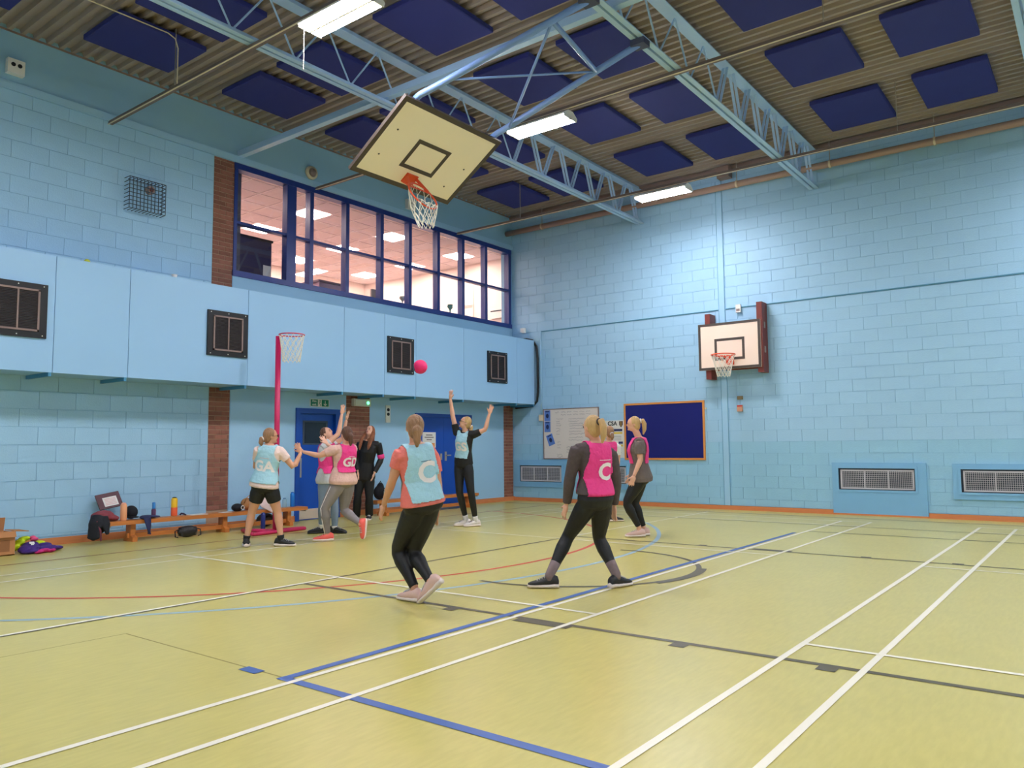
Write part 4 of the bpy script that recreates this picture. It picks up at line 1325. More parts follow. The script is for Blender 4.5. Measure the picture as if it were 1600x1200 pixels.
# ================================================================== people
SKIN = mat('skin', (226, 172, 146), 0.55, 0.05, 9)
SKIN2 = mat('skin_tanned', (214, 158, 128), 0.55, 0.05, 9)
LIPS = mat('lips', (190, 100, 96), 0.5)
EYEM = mat('eye_dark', (52, 40, 36), 0.3)
PPL = {
    'GA': {"base": [2.6, -8.87, 0.0], "tor": [-0.39, 0.923, 0.0], "hd": [0.332, 0.883, 0.0], "pel": [2.641, -8.924, 0.834], "neck": [2.72, -8.915, 1.333], "head": [2.74, -8.912, 1.451], "sL": [2.628, -9.017, 1.275], "sR": [2.798, -8.81, 1.264], "eL": [2.45, -8.939, 1.036], "wL": [2.347, -8.759, 1.091], "fL": [2.322, -8.671, 1.168], "eR": [2.893, -8.651, 1.032], "wR": [2.912, -8.555, 1.227], "fR": [2.851, -8.563, 1.339], "hL": [2.58, -8.963, 0.759], "hR": [2.701, -8.87, 0.758], "kL": [2.458, -8.986, 0.444], "aL": [2.426, -9.039, 0.103], "kR": [2.715, -8.764, 0.44], "aR": [2.772, -8.749, 0.105], "t_L": [-0.785, 0.533, 0.0], "t_R": [0.815, 0.498, 0.0]},
    'GD': {"base": [2.83, -7.95, 0.0], "tor": [-0.99, 0.061, 0.0], "hd": [-0.981, 0.131, 0.0], "pel": [3.008, -7.902, 0.862], "neck": [3.063, -7.908, 1.327], "head": [3.078, -7.912, 1.479], "sL": [3.055, -8.073, 1.275], "sR": [3.052, -7.747, 1.281], "eL": [2.876, -8.226, 1.188], "wL": [2.628, -8.294, 1.243], "fL": [2.512, -8.326, 1.297], "eR": [2.766, -7.784, 1.228], "wR": [2.538, -7.806, 1.35], "fR": [2.423, -7.832, 1.481], "hL": [3.001, -7.976, 0.794], "hR": [3.007, -7.82, 0.788], "kL": [2.875, -8.114, 0.462], "aL": [2.834, -8.02, 0.092], "kR": [2.928, -7.817, 0.418], "aR": [3.234, -7.767, 0.233], "t_L": [-0.734, -0.687, 0.0], "t_R": [-0.019, -0.14, -0.95]},
    'GK': {"base": [2.05, -7.35, 0.0], "tor": [0.799, 0.107, 0.0], "hd": [0.787, 0.287, 0.45], "pel": [2.081, -7.413, 0.848], "neck": [2.101, -7.449, 1.353], "head": [2.11, -7.459, 1.508], "sR": [2.148, -7.548, 1.305], "sL": [2.066, -7.333, 1.314], "eR": [2.273, -7.372, 1.506], "wR": [2.281, -7.32, 1.799], "fR": [2.3, -7.301, 1.995], "eL": [2.144, -7.174, 1.451], "wL": [2.183, -7.147, 1.718], "fL": [2.232, -7.127, 1.896], "hR": [2.086, -7.478, 0.783], "hL": [2.068, -7.34, 0.777], "kR": [2.077, -7.502, 0.447], "aR": [1.962, -7.429, 0.11], "kL": [2.127, -7.31, 0.427], "aL": [2.122, -7.302, 0.069], "t_R": [-0.533, -0.785, 0.0], "t_L": [0.897, 0.308, 0.0]},
    'UMP': {"base": [0.87, -5.46, 0.0], "tor": [0.528, -0.855, 0.0], "hd": [0.308, -0.897, 0.4], "pel": [0.849, -5.56, 0.819], "neck": [0.947, -5.547, 1.418], "head": [0.966, -5.55, 1.591], "sR": [0.816, -5.642, 1.373], "sL": [1.072, -5.445, 1.359], "eR": [0.721, -5.662, 1.108], "wR": [0.828, -5.709, 0.881], "fR": [0.883, -5.726, 0.723], "eL": [1.088, -5.38, 1.093], "wL": [1.078, -5.539, 0.845], "fL": [1.061, -5.599, 0.687], "hR": [0.781, -5.605, 0.751], "hL": [0.909, -5.507, 0.749], "kR": [0.779, -5.661, 0.421], "aR": [0.688, -5.607, 0.083], "kL": [0.942, -5.534, 0.396], "aL": [0.872, -5.467, 0.081], "t_R": [0.448, -0.916, 0.0], "t_L": [0.687, -0.734, 0.0]},
    'Cb': {"base": [6.9, -10.4, 0.0], "tor": [-0.941, 0.325, 0.0], "hd": [-0.815, 0.573, 0.0], "pel": [6.977, -10.427, 0.844], "neck": [6.961, -10.487, 1.303], "head": [6.96, -10.502, 1.447], "sL": [6.895, -10.594, 1.241], "sR": [7.027, -10.364, 1.211], "eL": [6.801, -10.604, 1.007], "wL": [6.624, -10.529, 0.805], "fL": [6.549, -10.51, 0.67], "eR": [7.049, -10.308, 0.957], "wR": [6.959, -10.219, 0.766], "fR": [6.918, -10.199, 0.642], "hL": [6.957, -10.474, 0.782], "hR": [6.991, -10.372, 0.777], "kL": [6.678, -10.422, 0.409], "aL": [6.886, -10.423, 0.118], "kR": [6.786, -10.338, 0.392], "aR": [7.065, -10.419, 0.187], "t_L": [-0.92, 0.051, 0.0], "t_R": [-0.708, -0.227, -0.65]},
    'GS': {"base": [3.17, -5.35, 0.0], "tor": [0.089, -0.94, 0.0], "hd": [-0.563, -0.746, 0.3], "pel": [3.137, -5.483, 1.058], "neck": [3.189, -5.493, 1.539], "head": [3.197, -5.502, 1.685], "sR": [3.027, -5.514, 1.52], "sL": [3.355, -5.462, 1.494], "eR": [2.988, -5.573, 1.805], "wR": [2.974, -5.612, 2.079], "fR": [2.992, -5.616, 2.258], "eL": [3.518, -5.372, 1.575], "wL": [3.569, -5.333, 1.825], "fL": [3.623, -5.308, 1.98], "hR": [3.056, -5.486, 0.974], "hL": [3.217, -5.464, 0.974], "kR": [3.093, -5.53, 0.559], "aR": [3.085, -5.364, 0.122], "kL": [3.288, -5.469, 0.562], "aL": [3.275, -5.344, 0.109], "t_R": [-0.533, -0.785, 0.0], "t_L": [-0.472, -0.865, 0.0]},
    'Cp': {"base": [7.64, -9.03, 0.0], "tor": [-0.925, 0.388, 0.0], "hd": [-0.962, 0.271, 0.0], "pel": [7.791, -8.999, 0.823], "neck": [7.823, -9.024, 1.31], "head": [7.803, -9.054, 1.456], "sL": [7.717, -9.176, 1.258], "sR": [7.895, -8.884, 1.214], "eL": [7.63, -9.166, 1.002], "wL": [7.549, -9.102, 0.756], "fL": [7.496, -9.079, 0.641], "eR": [7.913, -8.82, 0.971], "wR": [7.856, -8.764, 0.735], "fR": [7.839, -8.739, 0.614], "hL": [7.752, -9.06, 0.761], "hR": [7.823, -8.93, 0.756], "kL": [7.508, -9.026, 0.448], "aL": [7.448, -9.251, 0.114], "kR": [7.724, -8.833, 0.426], "aR": [7.931, -8.883, 0.121], "t_L": [-0.815, -0.498, 0.0], "t_R": [0.192, 0.902, 0.0]},
    'WD': {"base": [6.15, -5.15, 0.0], "tor": [-0.855, -0.528, 0.0], "hd": [-0.855, -0.528, 0.0], "pel": [6.216, -5.188, 0.865], "neck": [6.231, -5.231, 1.394], "head": [6.184, -5.287, 1.595], "sL": [6.316, -5.374, 1.329], "sR": [6.161, -5.063, 1.331], "eL": [6.336, -5.384, 1.087], "wL": [6.268, -5.453, 0.875], "fL": [6.224, -5.471, 0.732], "eR": [6.121, -5.019, 1.089], "wR": [5.998, -5.054, 0.885], "fR": [5.961, -5.068, 0.755], "hL": [6.244, -5.262, 0.805], "hR": [6.174, -5.112, 0.798], "kL": [6.091, -5.37, 0.482], "aL": [6.206, -5.222, 0.135], "kR": [6.097, -5.137, 0.468], "aR": [6.18, -5.038, 0.118], "t_L": [-0.724, -0.617, 0.0], "t_R": [-0.755, -0.577, 0.0]},
    'HID': {"base": [4.73, -3.44, 0.0], "tor": [-0.815, 0.573, 0.0], "hd": [-0.815, 0.573, 0.0], "pel": [4.727, -3.528, 0.831], "neck": [4.765, -3.552, 1.355], "head": [4.774, -3.562, 1.519], "sL": [4.66, -3.676, 1.291], "sR": [4.854, -3.427, 1.288], "eL": [4.608, -3.64, 1.04], "wL": [4.542, -3.539, 0.796], "fL": [4.513, -3.496, 0.651], "eR": [4.844, -3.396, 1.036], "wR": [4.769, -3.341, 0.804], "fR": [4.737, -3.313, 0.659], "hL": [4.679, -3.556, 0.755], "hR": [4.775, -3.483, 0.754], "kL": [4.641, -3.526, 0.426], "aL": [4.642, -3.517, 0.099], "kR": [4.746, -3.446, 0.425], "aR": [4.737, -3.443, 0.087], "t_L": [-0.902, 0.192, 0.0], "t_R": [0.593, 0.706, 0.0]},
}


def hand_parts(mb, w, d, side, spread=1.0, curl=0.25):
    """palm and five fingers from wrist w along d; side = direction of the thumb"""
    d = d.normalized()
    side = (side - d * side.dot(d)).normalized()
    n = d.cross(side)
    palm = w + d * 0.052
    mb.ell(palm, side * 0.040, n * 0.018, d * 0.056, 12, 8)
    for k, (off, L) in enumerate(((0.027, 0.070), (0.010, 0.080), (-0.008, 0.074), (-0.025, 0.058))):
        b = w + d * 0.085 + side * off
        dd = (d + side * (off * 6.5 * spread)).normalized()
        m1 = b + dd * L * 0.5
        m2 = m1 + (dd + n * curl).normalized() * L * 0.5
        mb.tube([b - dd * 0.02, b, m1, m2, m2 + (m2 - m1).normalized() * 0.004], [0.0095, 0.0095, 0.009, 0.008, 0.004], 8)
    b = w + d * 0.035 + side * 0.028
    dd = (d * 0.75 + side * 0.75).normalized()
    m1 = b + dd * 0.038
    m2 = m1 + (dd + d * 0.5).normalized() * 0.032
    mb.tube([b - dd * 0.02, b, m1, m2], [0.011, 0.0115, 0.0105, 0.007], 8)


TORSO = [(-0.24, 0.085, 0.075, 0.0), (-0.17, 0.148, 0.105, -0.008), (-0.04, 0.168, 0.118, -0.012), (0.12, 0.156, 0.110, -0.004),
         (0.36, 0.126, 0.094, 0.004), (0.52, 0.134, 0.102, 0.010), (0.68, 0.148, 0.114, 0.014), (0.84, 0.156, 0.098, 0.004), (0.96, 0.128, 0.072, -0.008), (1.04, 0.062, 0.056, -0.008)]


class Body:
    def __init__(s, J, w=1.0):
        s.J = {k: V(v) for k, v in J.items()}
        s.w = w
        j = s.J
        s.fwd = j['tor'].normalized()
        s.spine = j['neck'] - j['pel']
        s.up = s.spine.normalized()
        s.L = s.spine.length

    def frame(s, t):
        j = s.J
        k = min(max(t, 0), 1)
        latf = s.fwd.cross(V((0, 0, 1)))
        lat = ((j['hR'] - j['hL']).normalized() * (1 - k) + (j['sR'] - j['sL']).normalized() * k) * 0.5 + latf * 0.8
        lat = (lat - s.up * lat.dot(s.up)).normalized()
        f = s.up.cross(lat)
        return j['pel'] + s.spine * t, lat, f

    def torso(s, mb, t0=-0.3, t1=1.1, inf=0.0, flare=0.0, n=20):
        prof = [p for p in TORSO if t0 <= p[0] <= t1]

        def val(t):
            for p, q in zip(TORSO, TORSO[1:]):
                if p[0] <= t <= q[0]:
                    k = (t - p[0]) / (q[0] - p[0])
                    return (t,) + tuple(p[i] + (q[i] - p[i]) * k for i in (1, 2, 3))
            return None
        if t0 > TORSO[0][0] and (not prof or prof[0][0] > t0 + 0.01):
            prof = [val(t0)] + prof
        if t1 < TORSO[-1][0] and prof[-1][0] < t1 - 0.01:
            prof.append(val(t1))
        rings = []
        for t, a, b, o in prof:
            c, lat, f = s.frame(t)
            fl = flare * max(0.0, (0.3 - t)) if flare else 0
            a_ = a * s.w + inf + fl
            b_ = b * s.w + inf + fl
            rings.append([c + f * o + lat * a_ * math.cos(2 * PI * k / n) + f * b_ * math.sin(2 * PI * k / n) for k in range(n)])
        mb.loft(rings)

    def leg(s, mb, q, inf=0.0, k0=0.0, k1=1.0, flare=0.0):
        j = s.J
        h, k, a = j['h' + q], j['k' + q], j['a' + q]
        w = s.w
        P = [(h + (h - k) * 0.08, 0.082 * w), (h.lerp(k, 0.2), 0.087 * w), (h.lerp(k, 0.6), 0.070 * w), (h.lerp(k, 0.93), 0.055), (k.lerp(a, 0.06), 0.052), (k.lerp(a, 0.3), 0.055 * w), (k.lerp(a, 0.62), 0.043), (k.lerp(a, 0.92), 0.034), (a, 0.035)]
        T = [0, 0.1, 0.3, 0.47, 0.53, 0.65, 0.81, 0.96, 1.0]
        pts = [(p, r + inf + flare * max(0, t - 0.5)) for (p, r), t in zip(P, T) if k0 <= t <= k1]
        if k1 < 1.0:
            for (p0, r0), (p1, r1), ta, tb in zip(P, P[1:], T, T[1:]):
                if ta < k1 < tb:
                    z = (k1 - ta) / (tb - ta)
                    pts.append((p0.lerp(p1, z), r0 + (r1 - r0) * z + inf + flare * max(0, k1 - 0.5)))
        mb.tube([p for p, r in pts], [r for p, r in pts], 14)

    def arm(s, mb, q, inf=0.0, k1=1.0):
        j = s.J
        sh, e, w_ = j['s' + q], j['e' + q], j['w' + q]
        P = [(sh + (sh - e) * 0.06, 0.046), (sh.lerp(e, 0.15), 0.050 * s.w), (sh.lerp(e, 0.6), 0.043 * s.w), (sh.lerp(e, 0.95), 0.037), (e.lerp(w_, 0.2), 0.039), (e.lerp(w_, 0.6), 0.031), (w_, 0.024)]
        T = [0, 0.08, 0.3, 0.48, 0.6, 0.8, 1.0]
        pts = [(p, r + inf) for (p, r), t in zip(P, T) if t <= k1]
        if k1 < 1.0:
            for (p0, r0), (p1, r1), ta, tb in zip(P, P[1:], T, T[1:]):
                if ta < k1 < tb:
                    z = (k1 - ta) / (tb - ta)
                    pts.append((p0.lerp(p1, z), r0 + (r1 - r0) * z + inf))
        mb.tube([p for p, r in pts], [r for p, r in pts], 12)
        # shoulder cap bridging into the chest
        c, lat, f = s.frame(0.88)
        mb.tube([c.lerp(sh, 0.35), sh.lerp(e, 0.06)], [0.062 + inf, 0.052 + inf], 12)

    def headframe(s):
        j = s.J
        f = j['hd'].normalized()
        r = f.cross(V((0, 0, 1))).normalized()
        u = r.cross(f)
        k = 0.90
        return j['head'], f * k, r * k, u * k

    def base_foot(s, q):
        j = s.J
        a = j['a' + q]
        d = j['t_' + q].normalized()
        if abs(d.z) < 0.05:
            d.z = 0
            d.normalize()
            return V((a.x, a.y, 0.0)), d, V((0, 0, 1))
        r = d.cross(V((0, 0, 1))).normalized()
        u = r.cross(d)
        return a - u * 0.085, d, u

    def skin(s, root, m, thumbs):
        j = s.J
        mb = MB()
        s.torso(mb)
        for q in 'LR':
            s.leg(mb, q)
            s.arm(mb, q)
            b, d, u = s.base_foot(q)
            a = j['a' + q]
            mb.tube([a + (j['k' + q] - a) * 0.1, a, b + u * 0.05 + d * 0.02], [0.034, 0.034, 0.03], 10)
            mb.tube([b - d * 0.03 + u * 0.035, b + d * 0.07 + u * 0.035, b + d * 0.13 + u * 0.028], [0.028, 0.032, 0.026], 10)
            wv, fv = j['w' + q], j['f' + q]
            hand_parts(mb, wv, fv - wv, thumbs[q], 1.5)
        h, f, r, u = s.headframe()
        mb.ell(h + u * 0.018, r * 0.074, f * 0.094, u * 0.100, 18, 12)
        mb.ell(h - u * 0.045 + f * 0.022, r * 0.056, f * 0.066, u * 0.066, 16, 10)
        mb.ell(h + f * 0.094 - u * 0.012, r * 0.011, f * 0.018, u * 0.022, 10, 8)
        mb.ell(h + f * 0.082 + u * 0.025, r * 0.045, f * 0.012, u * 0.012, 10, 6)
        mb.ell(h + f * 0.082 - u * 0.082, r * 0.022, f * 0.014, u * 0.016, 10, 6)
        for sx in (-1, 1):
            mb.ell(h + r * sx * 0.076 - f * 0.008 - u * 0.005, r * 0.009, f * 0.018, u * 0.030, 8, 8)
        mb.tube([j['neck'] - s.up * 0.05, j['neck'] + s.up * 0.02, h - u * 0.055 - f * 0.012], [0.066, 0.050, 0.047], 14)
        o = soft(mb, 'body', m, root, 0.0072, 4)
        for sx in (-1, 1):
            MB().ell(h + f * 0.089 + r * sx * 0.030 + u * 0.008, r * 0.013, f * 0.006, u * 0.008, 10, 6).build('eye', EYEM, root, True)
            MB().tube([h + f * 0.092 + r * sx * 0.016 + u * 0.028, h + f * 0.088 + r * sx * 0.045 + u * 0.029], 0.004, 6).build('eyebrow', s.hairm, root, True)
        MB().ell(h + f * 0.090 - u * 0.050, r * 0.022, f * 0.007, u * 0.008, 12, 6).build('mouth', LIPS, root, True)
        return o

    def hair(s, root, m, style):
        h, f, r, u = s.headframe()
        mb = MB()
        mb.ell(h + u * 0.030 - f * 0.022, r * 0.086, f * 0.092, u * 0.102, 18, 12)
        mb.ell(h - f * 0.05 - u * 0.02, r * 0.072, f * 0.060, u * 0.085, 16, 10)
        back = h - f * 0.105 + u * 0.02
        if style == 'high':
            p = h - f * 0.10 + u * 0.055
            mb.ell(p, r * 0.028, f * 0.03, u * 0.028, 10, 8)
            mb.tube([p, p - f * 0.045 + u * 0.01, p - f * 0.07 - u * 0.05, p - f * 0.07 - u * 0.14, p - f * 0.05 - u * 0.22], [0.022, 0.032, 0.036, 0.030, 0.010], 10)
        elif style == 'low':
            p = back - u * 0.05
            mb.tube([p + f * 0.02, p - f * 0.03, p - f * 0.035 - u * 0.06, p - f * 0.015 - u * 0.12], [0.03, 0.032, 0.034, 0.010], 10)
        elif style == 'bun':
            p = back - u * 0.05
            mb.ell(p - f * 0.02, r * 0.048, f * 0.042, u * 0.055, 12, 9)
            mb.tube([p - f * 0.02 - u * 0.02, p - f * 0.025 - u * 0.09, p - f * 0.015 - u * 0.15], [0.036, 0.032, 0.010], 10)
        elif style == 'long':
            for sx in (-1, 1):
                mb.tube([h + u * 0.05 + r * sx * 0.06 - f * 0.02, h - u * 0.06 + r * sx * 0.088 - f * 0.0, h - u * 0.2 + r * sx * 0.105 + f * 0.075, h - u * 0.36 + r * sx * 0.10 + f * 0.085, h - u * 0.44 + r * sx * 0.09 + f * 0.08], [(0.03, 0.03), (0.028, 0.04), (0.03, 0.04), (0.026, 0.034), 0.008], 10)
            mb.tube([h - f * 0.07, h - f * 0.09 - u * 0.15, h - f * 0.07 - u * 0.3], [0.07, 0.075, 0.03], 12)
        soft(mb, 'hair', m, root, 0.0075, 4)
        if style in ('high', 'low'):
            p = (h - f * 0.115 + u * 0.055) if style == 'high' else (back - u * 0.05 - f * 0.012)
            ax = (f * -1 + u * (0.2 if style == 'high' else -0.5)).normalized()
            x = r
            y_ = ax.cross(x)
            ring(p, 0.03, 0.009, x, y_, 14).build('hair_tie', s.tie, root, True)

    def shoe(s, root, q, up_m, sole_m, lace_m, high=0.0):
        b, d, u = s.base_foot(q)
        r = d.cross(u)
        sec = [(-0.085, 0.026, 0.070), (-0.074, 0.037, 0.105 + high), (-0.04, 0.042, 0.122 + high), (0.0, 0.043, 0.120 + high), (0.045, 0.045, 0.102), (0.09, 0.050, 0.082), (0.135, 0.051, 0.068), (0.175, 0.042, 0.056), (0.198, 0.022, 0.044)]

        def rg(x, w, hh, z0):
            c = b + d * x
            pts = []
            for k in range(12):
                a = 2 * PI * k / 12
                ca, sa = math.cos(a), math.sin(a)
                zz = z0 + (hh - z0) * (0.5 + 0.5 * sa)
                ww = w * (1.0 if sa < 0 else (1 - 0.35 * sa * sa)) * (1 if abs(ca) > 0.01 else 1)
                pts.append(c + r * ww * ca + u * zz)
            return pts
        root_s = MB().loft([rg(x, w, h, 0.018)[::-1] for x, w, h in sec]).build('shoe', up_m, root, True)
        so = MB().loft([rg(x * 1.02, w + 0.006, 0.040 + (0.010 if x < 0 else 0), 0.0)[::-1] for x, w, h in sec])
        so.build('sole', sole_m, root_s, True)
        lc = MB()
        for k in range(4):
            xx = 0.045 + 0.022 * k
            hh = 0.108 - 0.0085 * k
            lc.tube([b + d * xx + r * -0.026 + u * (hh - 0.014), b + d * (xx + 0.004) + u * (hh - 0.001), b + d * xx + r * 0.026 + u * (hh - 0.014)], 0.0045, 6)
        lc.build('laces', lace_m, root_s, True)

    def shirt(s, root, m, hem=-0.16, sleeve=0.28, flare=0.06, inf=0.013, name='shirt'):
        mb = MB()
        s.torso(mb, hem, 1.0, inf, flare)
        for q in 'LR':
            s.arm(mb, q, inf + 0.003, sleeve)
        s.shirt_o = soft(mb, name, m, root, 0.008, 3)
        return s.shirt_o

    def bib(s, root, m, hem=0.05, wide=0.82, sh=None):
        """tabard cut from the shirt surface, lifted off it and given thickness"""
        o = root.location
        src = s.shirt_o.data
        bm = bmesh.new()
        bm.from_mesh(src)
        kill = []
        arms = [(s.J['s' + q] - o, s.J['e' + q] - o) for q in 'LR']
        for f_ in bm.faces:
            c = f_.calc_center_median() + o
            t = (c - s.J['pel']).dot(s.up) / s.L
            cc, lat, fr_ = s.frame(t)
            half = 0.15 * s.w + 0.013
            u_ = (c - cc).dot(lat) / half
            kk = min(max((t - 0.45) / 0.4, 0.0), 1.0)
            kk = kk * kk * (3 - 2 * kk)
            ok = hem < t < 1.03 and abs(u_) < wide * (1 - kk) + 0.66 * kk
            if ok and t > 0.8:
                # neck opening
                ok = (c - (s.J['neck'] + s.up * 0.0)).length > 0.078
            if not ok:
                kill.append(f_)
        bmesh.ops.delete(bm, geom=kill, context='FACES')
        bm.normal_update()
        for v in bm.verts:
            v.co += v.normal * 0.012
        bmesh.ops.smooth_vert(bm, verts=bm.verts, factor=0.5, use_axis_x=True, use_axis_y=True, use_axis_z=True)
        bmesh.ops.solidify(bm, geom=list(bm.faces), thickness=0.006)
        me = bpy.data.meshes.new('bib')
        bm.to_mesh(me)
        bm.free()
        s.bib_o = link('bib', me, m, root, True)
        return s.bib_o

    def letters(s, body, size, t, front, m, shift=0.0, name='bib_letters'):
        """lettering laid onto the bib by casting onto its surface"""
        root = s.bib_o.parent
        o = root.location
        me = text_mesh(body, size, size * 0.035)
        bm = bmesh.new()
        bm.from_mesh(me)
        bmesh.ops.triangulate(bm, faces=list(bm.faces))
        for _ in range(2):
            long_ = [e for e in bm.edges if e.calc_length() > 0.018]
            bmesh.ops.subdivide_edges(bm, edges=long_, cuts=1)
        bmesh.ops.triangulate(bm, faces=list(bm.faces))
        bb = bmesh.new()
        bb.from_mesh(s.bib_o.data)
        tree = BVHTree.FromBMesh(bb)
        c, lat, f = s.frame(t)
        dr = f if front else -f
        xr = -lat if front else lat
        xr = dr.cross(s.up) * -1
        for v in bm.verts:
            p = c + xr * (v.co.x + shift) + s.up * v.co.y + dr * 0.4 - o
            hit = tree.ray_cast(p, -dr, 0.5)
            q = hit[0] if hit[0] is not None else p - dr * 0.27
            v.co = q + dr * 0.004
        bm.normal_update()
        me2 = bpy.data.meshes.new('letters')
        bm.to_mesh(me2)
        bm.free()
        bb.free()
        return link(name, me2, m, s.bib_o)

    def leggings(s, root, m, k1=0.97, inf=0.008, top=0.16, flare=0.0, name='leggings'):
        mb = MB()
        s.torso(mb, -0.3, top, inf)
        for q in 'LR':
            s.leg(mb, q, inf, 0.0, k1, flare)
        return soft(mb, name, m, root, 0.0085, 4)

    def sock(s, root, m, a0=0.80, a1=1.0, inf=0.006, name='sock'):
        for q in 'LR':
            j = s.J
            k, a = j['k' + q], j['a' + q]
            b, d, u = s.base_foot(q)
            z0 = (a0 - 0.5) / 0.5
            MB().tube([k.lerp(a, z0), k.lerp(a, (z0 + 1) / 2), a, a.lerp(b + u * 0.05, 0.7)], [0.042 + inf, 0.038 + inf, 0.035 + inf, 0.036 + inf], 14).build(name, m, root, True)

    def glasses(s, root):
        h, f, r, u = s.headframe()
        mb = MB()
        for sx in (-1, 1):
            c = h + f * 0.103 + r * sx * 0.031 + u * 0.006
            rg_ = [c + r * 0.024 * math.cos(2 * PI * k / 14) + u * 0.019 * math.sin(2 * PI * k / 14) for k in range(14)]
            mb.tube(rg_, 0.0028, 5, closed=True)
            mb.tube([c + r * sx * 0.024, h + r * sx * 0.082 + f * 0.07 + u * 0.008, h + r * sx * 0.082 - f * 0.01 + u * 0.004], 0.0028, 5)
        mb.tube([h + f * 0.105 - r * 0.008 + u * 0.008, h + f * 0.105 + r * 0.008 + u * 0.008], 0.0028, 5)
        mb.build('glasses', BLACK, root)


BIBP = mat('hot_pink_bib', (240, 58, 142), 0.6, 0.06, 6, 0.7, 14, bdist=0.03)
BIBL = mat('light_blue_bib', (168, 214, 232), 0.6, 0.05, 6, 0.7, 14, bdist=0.03)
INKW = mat('bib_print_white', (240, 232, 234), 0.6)
BLK = mat('black_stretch', (16, 16, 19), 0.6, 0.2, 5, 0.2, 30)
H_BLOND = mat('blonde_hair', (206, 168, 112), 0.5, 0.22, 40, 0.9, 70, stretch=(1, 1, 0.18), bdist=0.02)
H_DKBL = mat('dark_blonde_hair', (158, 118, 86), 0.5, 0.25, 40, 0.9, 70, stretch=(1, 1, 0.18), bdist=0.02)
H_BROWN = mat('brown_hair', (96, 62, 46), 0.5, 0.25, 40, 0.9, 70, stretch=(1, 1, 0.18), bdist=0.02)
H_AUB = mat('auburn_hair', (146, 86, 52), 0.5, 0.25, 40, 0.9, 70, stretch=(1, 1, 0.18), bdist=0.02)
TIE_W = mat('white_tie', (230, 224, 226), 0.6)
SH_W = mat('white_shoe', (232, 222, 214), 0.5, 0.06, 20)
SH_PK = mat('pale_pink_shoe', (224, 186, 174), 0.55, 0.06, 20)
SH_CO = mat('coral_shoe', (240, 100, 90), 0.55, 0.06, 20)
SH_BK = mat('black_shoe', (34, 34, 36), 0.55, 0.1, 20)
SOLEW = mat('white_sole', (232, 216, 206), 0.5)
LACE = mat('lace', (200, 196, 196), 0.7)
UPZ = V((0, 0, 1))


def person(key, label, skin, hairm, style, w=1.0, tie=TIE_W, group=None):
    J = PPL[key]
    root = thing('person', tuple(J['base']), label, 'person', group)
    b = Body(J, w)
    b.hairm = hairm
    b.tie = tie
    # thumb directions: towards the body's forward side for hanging arms, inwards for raised ones
    th = {}
    for q, sg in (('L', 1), ('R', -1)):
        d = (b.J['f' + q] - b.J['w' + q]).normalized()
        _, lat, f = b.frame(0.9)
        th[q] = f if d.z < -0.3 else (lat * sg + f * 0.2)
    b.skin(root, skin, th)
    b.hair(root, hairm, style)
    return root, b


# GA
r_, b = person('GA', 'player in light blue GA bib and black shorts, seen from behind', SKIN2, H_DKBL, 'low')
PKSH = mat('pale_pink_shirt', (240, 212, 204), 0.7, 0.04, 8, 0.6, 14, bdist=0.03)
b.shirt(r_, PKSH, -0.10, 0.26)
b.bib(r_, BIBL, 0.02, 1.1)
b.letters('GA', 0.19, 0.46, False, INKW)
b.letters('_____', 0.05, 0.72, False, mat('pink_print', (222, 170, 170), 0.7), 0.0, 'sponsor_mark')
b.leggings(r_, BLK, 0.27, 0.016, 0.10, 0.0, 'shorts')
b.sock(r_, mat('black_sock', (24, 24, 28), 0.8), 0.94)
for q in 'LR':
    b.shoe(r_, q, SH_BK, SOLEW, LACE)
b.glasses(r_)
# GD
r_, b = person('GD', 'player in hot pink GD bib and grey leggings reaching out both arms', SKIN, H_BROWN, 'bun', 1.12)
b.shirt(r_, mat('beige_pink_shirt', (222, 180, 168), 0.7, 0.1, 14, 0.6, 14, bdist=0.03), -0.14, 0.30)
b.bib(r_, BIBP, 0.22, 0.8)
b.letters('GD', 0.17, 0.52, False, INKW, 0.02)
b.letters('____', 0.05, 0.74, False, INKW, 0.02, 'sponsor_mark')
b.leggings(r_, mat('grey_leggings', (136, 128, 128), 0.7, 0.08, 14, 0.2, 40), 0.97)
for q in 'LR':
    j = b.J
    side = (b.frame(0)[1]) * (-1 if q == 'L' else 1)
    MB().tube([j['h' + q].lerp(j['k' + q], 0.1) + side * 0.107, j['h' + q].lerp(j['k' + q], 0.6) + side * 0.088, j['k' + q] + side * 0.064, j['k' + q].lerp(j['a' + q], 0.5) + side * 0.062, j['a' + q] + side * 0.046], 0.006, 6).build('side_piping', INKW, r_, True)
    b.shoe(r_, q, SH_CO, SOLEW, LACE)
# GK
r_, b = person('GK', 'defender with dark ponytail stretching both arms up at blue door', SKIN, H_BROWN, 'low')
b.shirt(r_, mat('grey_white_shirt', (206, 208, 212), 0.7, 0.06, 10, 0.6, 14, bdist=0.03), -0.16, 0.22)
b.bib(r_, BIBP, 0.14, 0.9)
b.leggings(r_, mat('blue_grey_leggings', (128, 146, 164), 0.7, 0.12, 10, 0.2, 40), 0.97)
b.sock(r_, mat('white_sock', (230, 226, 222), 0.8), 0.94)
for q in 'LR':
    b.shoe(r_, q, SH_BK, SH_BK, LACE)
# umpire
r_, b = person('UMP', 'woman in black top and trousers with long auburn hair watching beside pier', SKIN, H_AUB, 'long')
b.shirt(r_, BLK, -0.16, 0.97, 0.05, 0.014, 'jumper')
_c, _lat, _f = b.frame(0.5)
MB().tube([b.J['sL'].lerp(b.J['eL'], 0.7), b.J['sL'].lerp(b.J['eL'], 0.98)], 0.0635, 14).build('armband', BIBP, r_, True)
b.leggings(r_, BLK, 1.0, 0.014, 0.14, 0.05, 'trousers')
for q in 'LR':
    b.shoe(r_, q, SH_BK, SOLEW, LACE)
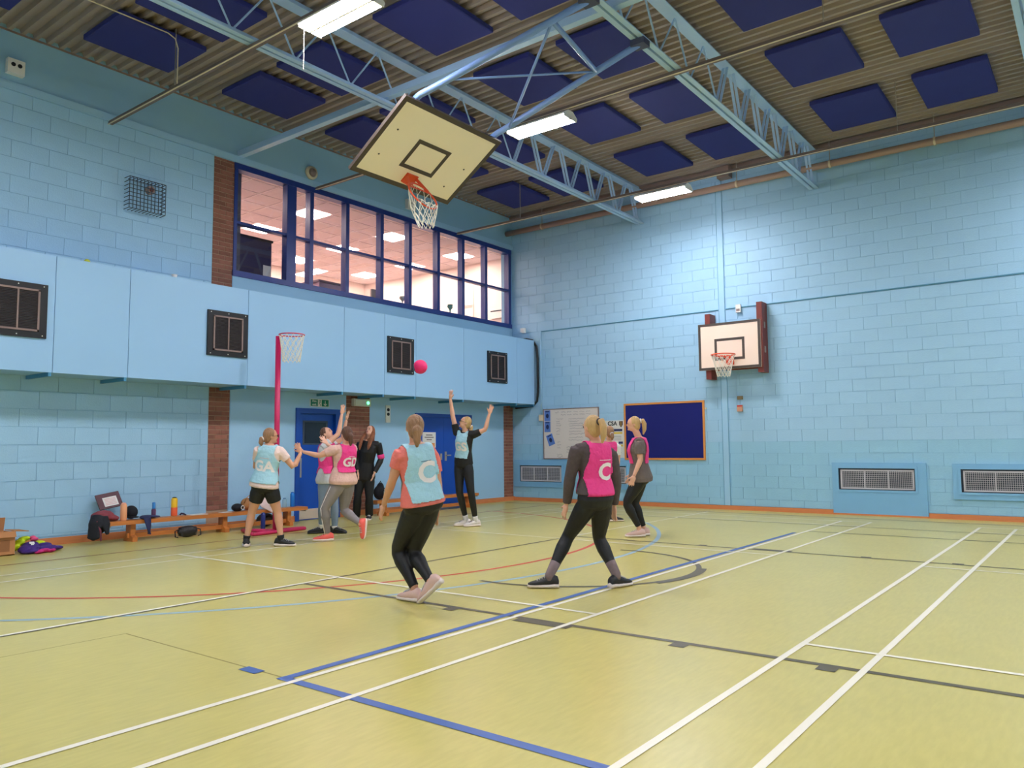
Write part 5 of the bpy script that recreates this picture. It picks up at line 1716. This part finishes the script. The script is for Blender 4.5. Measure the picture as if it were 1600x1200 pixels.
# C light blue
r_, b = person('Cb', 'running player in light blue C bib over coral shirt', SKIN2, H_DKBL, 'bun', 1.08, mat('brown_tie', (120, 80, 60), 0.7))
b.shirt(r_, mat('coral_shirt', (230, 118, 108), 0.7, 0.1, 14, 0.6, 14, bdist=0.03), -0.07, 0.27, 0.02)
b.bib(r_, BIBL, 0.0, 0.82)
b.letters('C', 0.24, 0.50, False, INKW, 0.02)
b.letters('____', 0.045, 0.76, False, mat('sponsor_navy', (70, 90, 130), 0.7), 0.02, 'sponsor_mark')
b.leggings(r_, BLK, 0.99)
for q in 'LR':
    b.shoe(r_, q, SH_PK, SOLEW, LACE)
# GS
r_, b = person('GS', 'player in light blue GS bib and glasses leaping with both arms up', SKIN, H_BLOND, 'low', 0.94)
b.shirt(r_, mat('black_top', (20, 20, 24), 0.7, 0.1, 10), -0.22, 0.27, 0.0)
b.bib(r_, BIBL, 0.12, 0.78)
b.letters('GS', 0.19, 0.50, True, INKW)
b.leggings(r_, BLK, 0.95)
b.sock(r_, mat('white_sock', (230, 226, 222), 0.8), 0.93)
for q in 'LR':
    b.shoe(r_, q, SH_W, SOLEW, mat('grey_lace', (150, 140, 136), 0.7))
b.glasses(r_)
# C pink
r_, b = person('Cp', 'player in hot pink C bib over grey long sleeves, legs wide apart', SKIN, H_BLOND, 'high', 1.04, mat('dark_tie', (70, 60, 60), 0.7))
b.shirt(r_, mat('charcoal_marl', (82, 70, 72), 0.8, 0.25, 30, 0.3, 40), 0.06, 0.98)
b.bib(r_, BIBP, 0.03, 0.82)
b.letters('C', 0.21, 0.48, False, INKW, 0.03)
b.letters('_____', 0.05, 0.75, False, INKW, 0.03, 'sponsor_mark')
b.leggings(r_, BLK, 0.90)
b.sock(r_, mat('grey_cuff', (128, 110, 112), 0.8, 0.15, 40), 0.84, 1.0, 0.008, 'ankle_cuff')
for q in 'LR':
    b.shoe(r_, q, SH_BK, SOLEW, LACE)
# WD
r_, b = person('WD', 'player in pink bib and loose grey t-shirt standing in profile', SKIN, H_BLOND, 'high', 1.1)
b.shirt(r_, mat('grey_tee', (112, 100, 96), 0.8, 0.1, 10, 0.6, 14, bdist=0.03), -0.14, 0.33, 0.07, 0.02)
b.bib(r_, BIBP, 0.34, 0.7)
b.leggings(r_, BLK, 0.97)
for q in 'LR':
    b.shoe(r_, q, SH_PK, SOLEW, LACE)
# partly hidden player
r_, b = person('HID', 'player in white t-shirt mostly hidden behind the pink C player', SKIN, H_DKBL, 'low')
b.shirt(r_, mat('white_tee', (236, 234, 234), 0.7, 0.04, 8, 0.6, 14, bdist=0.03), -0.2, 0.30)
b.bib(r_, BIBP, 0.3, 0.6)
b.leggings(r_, BLK, 0.97)
for q in 'LR':
    b.shoe(r_, q, SH_BK, SOLEW, SOLEW)
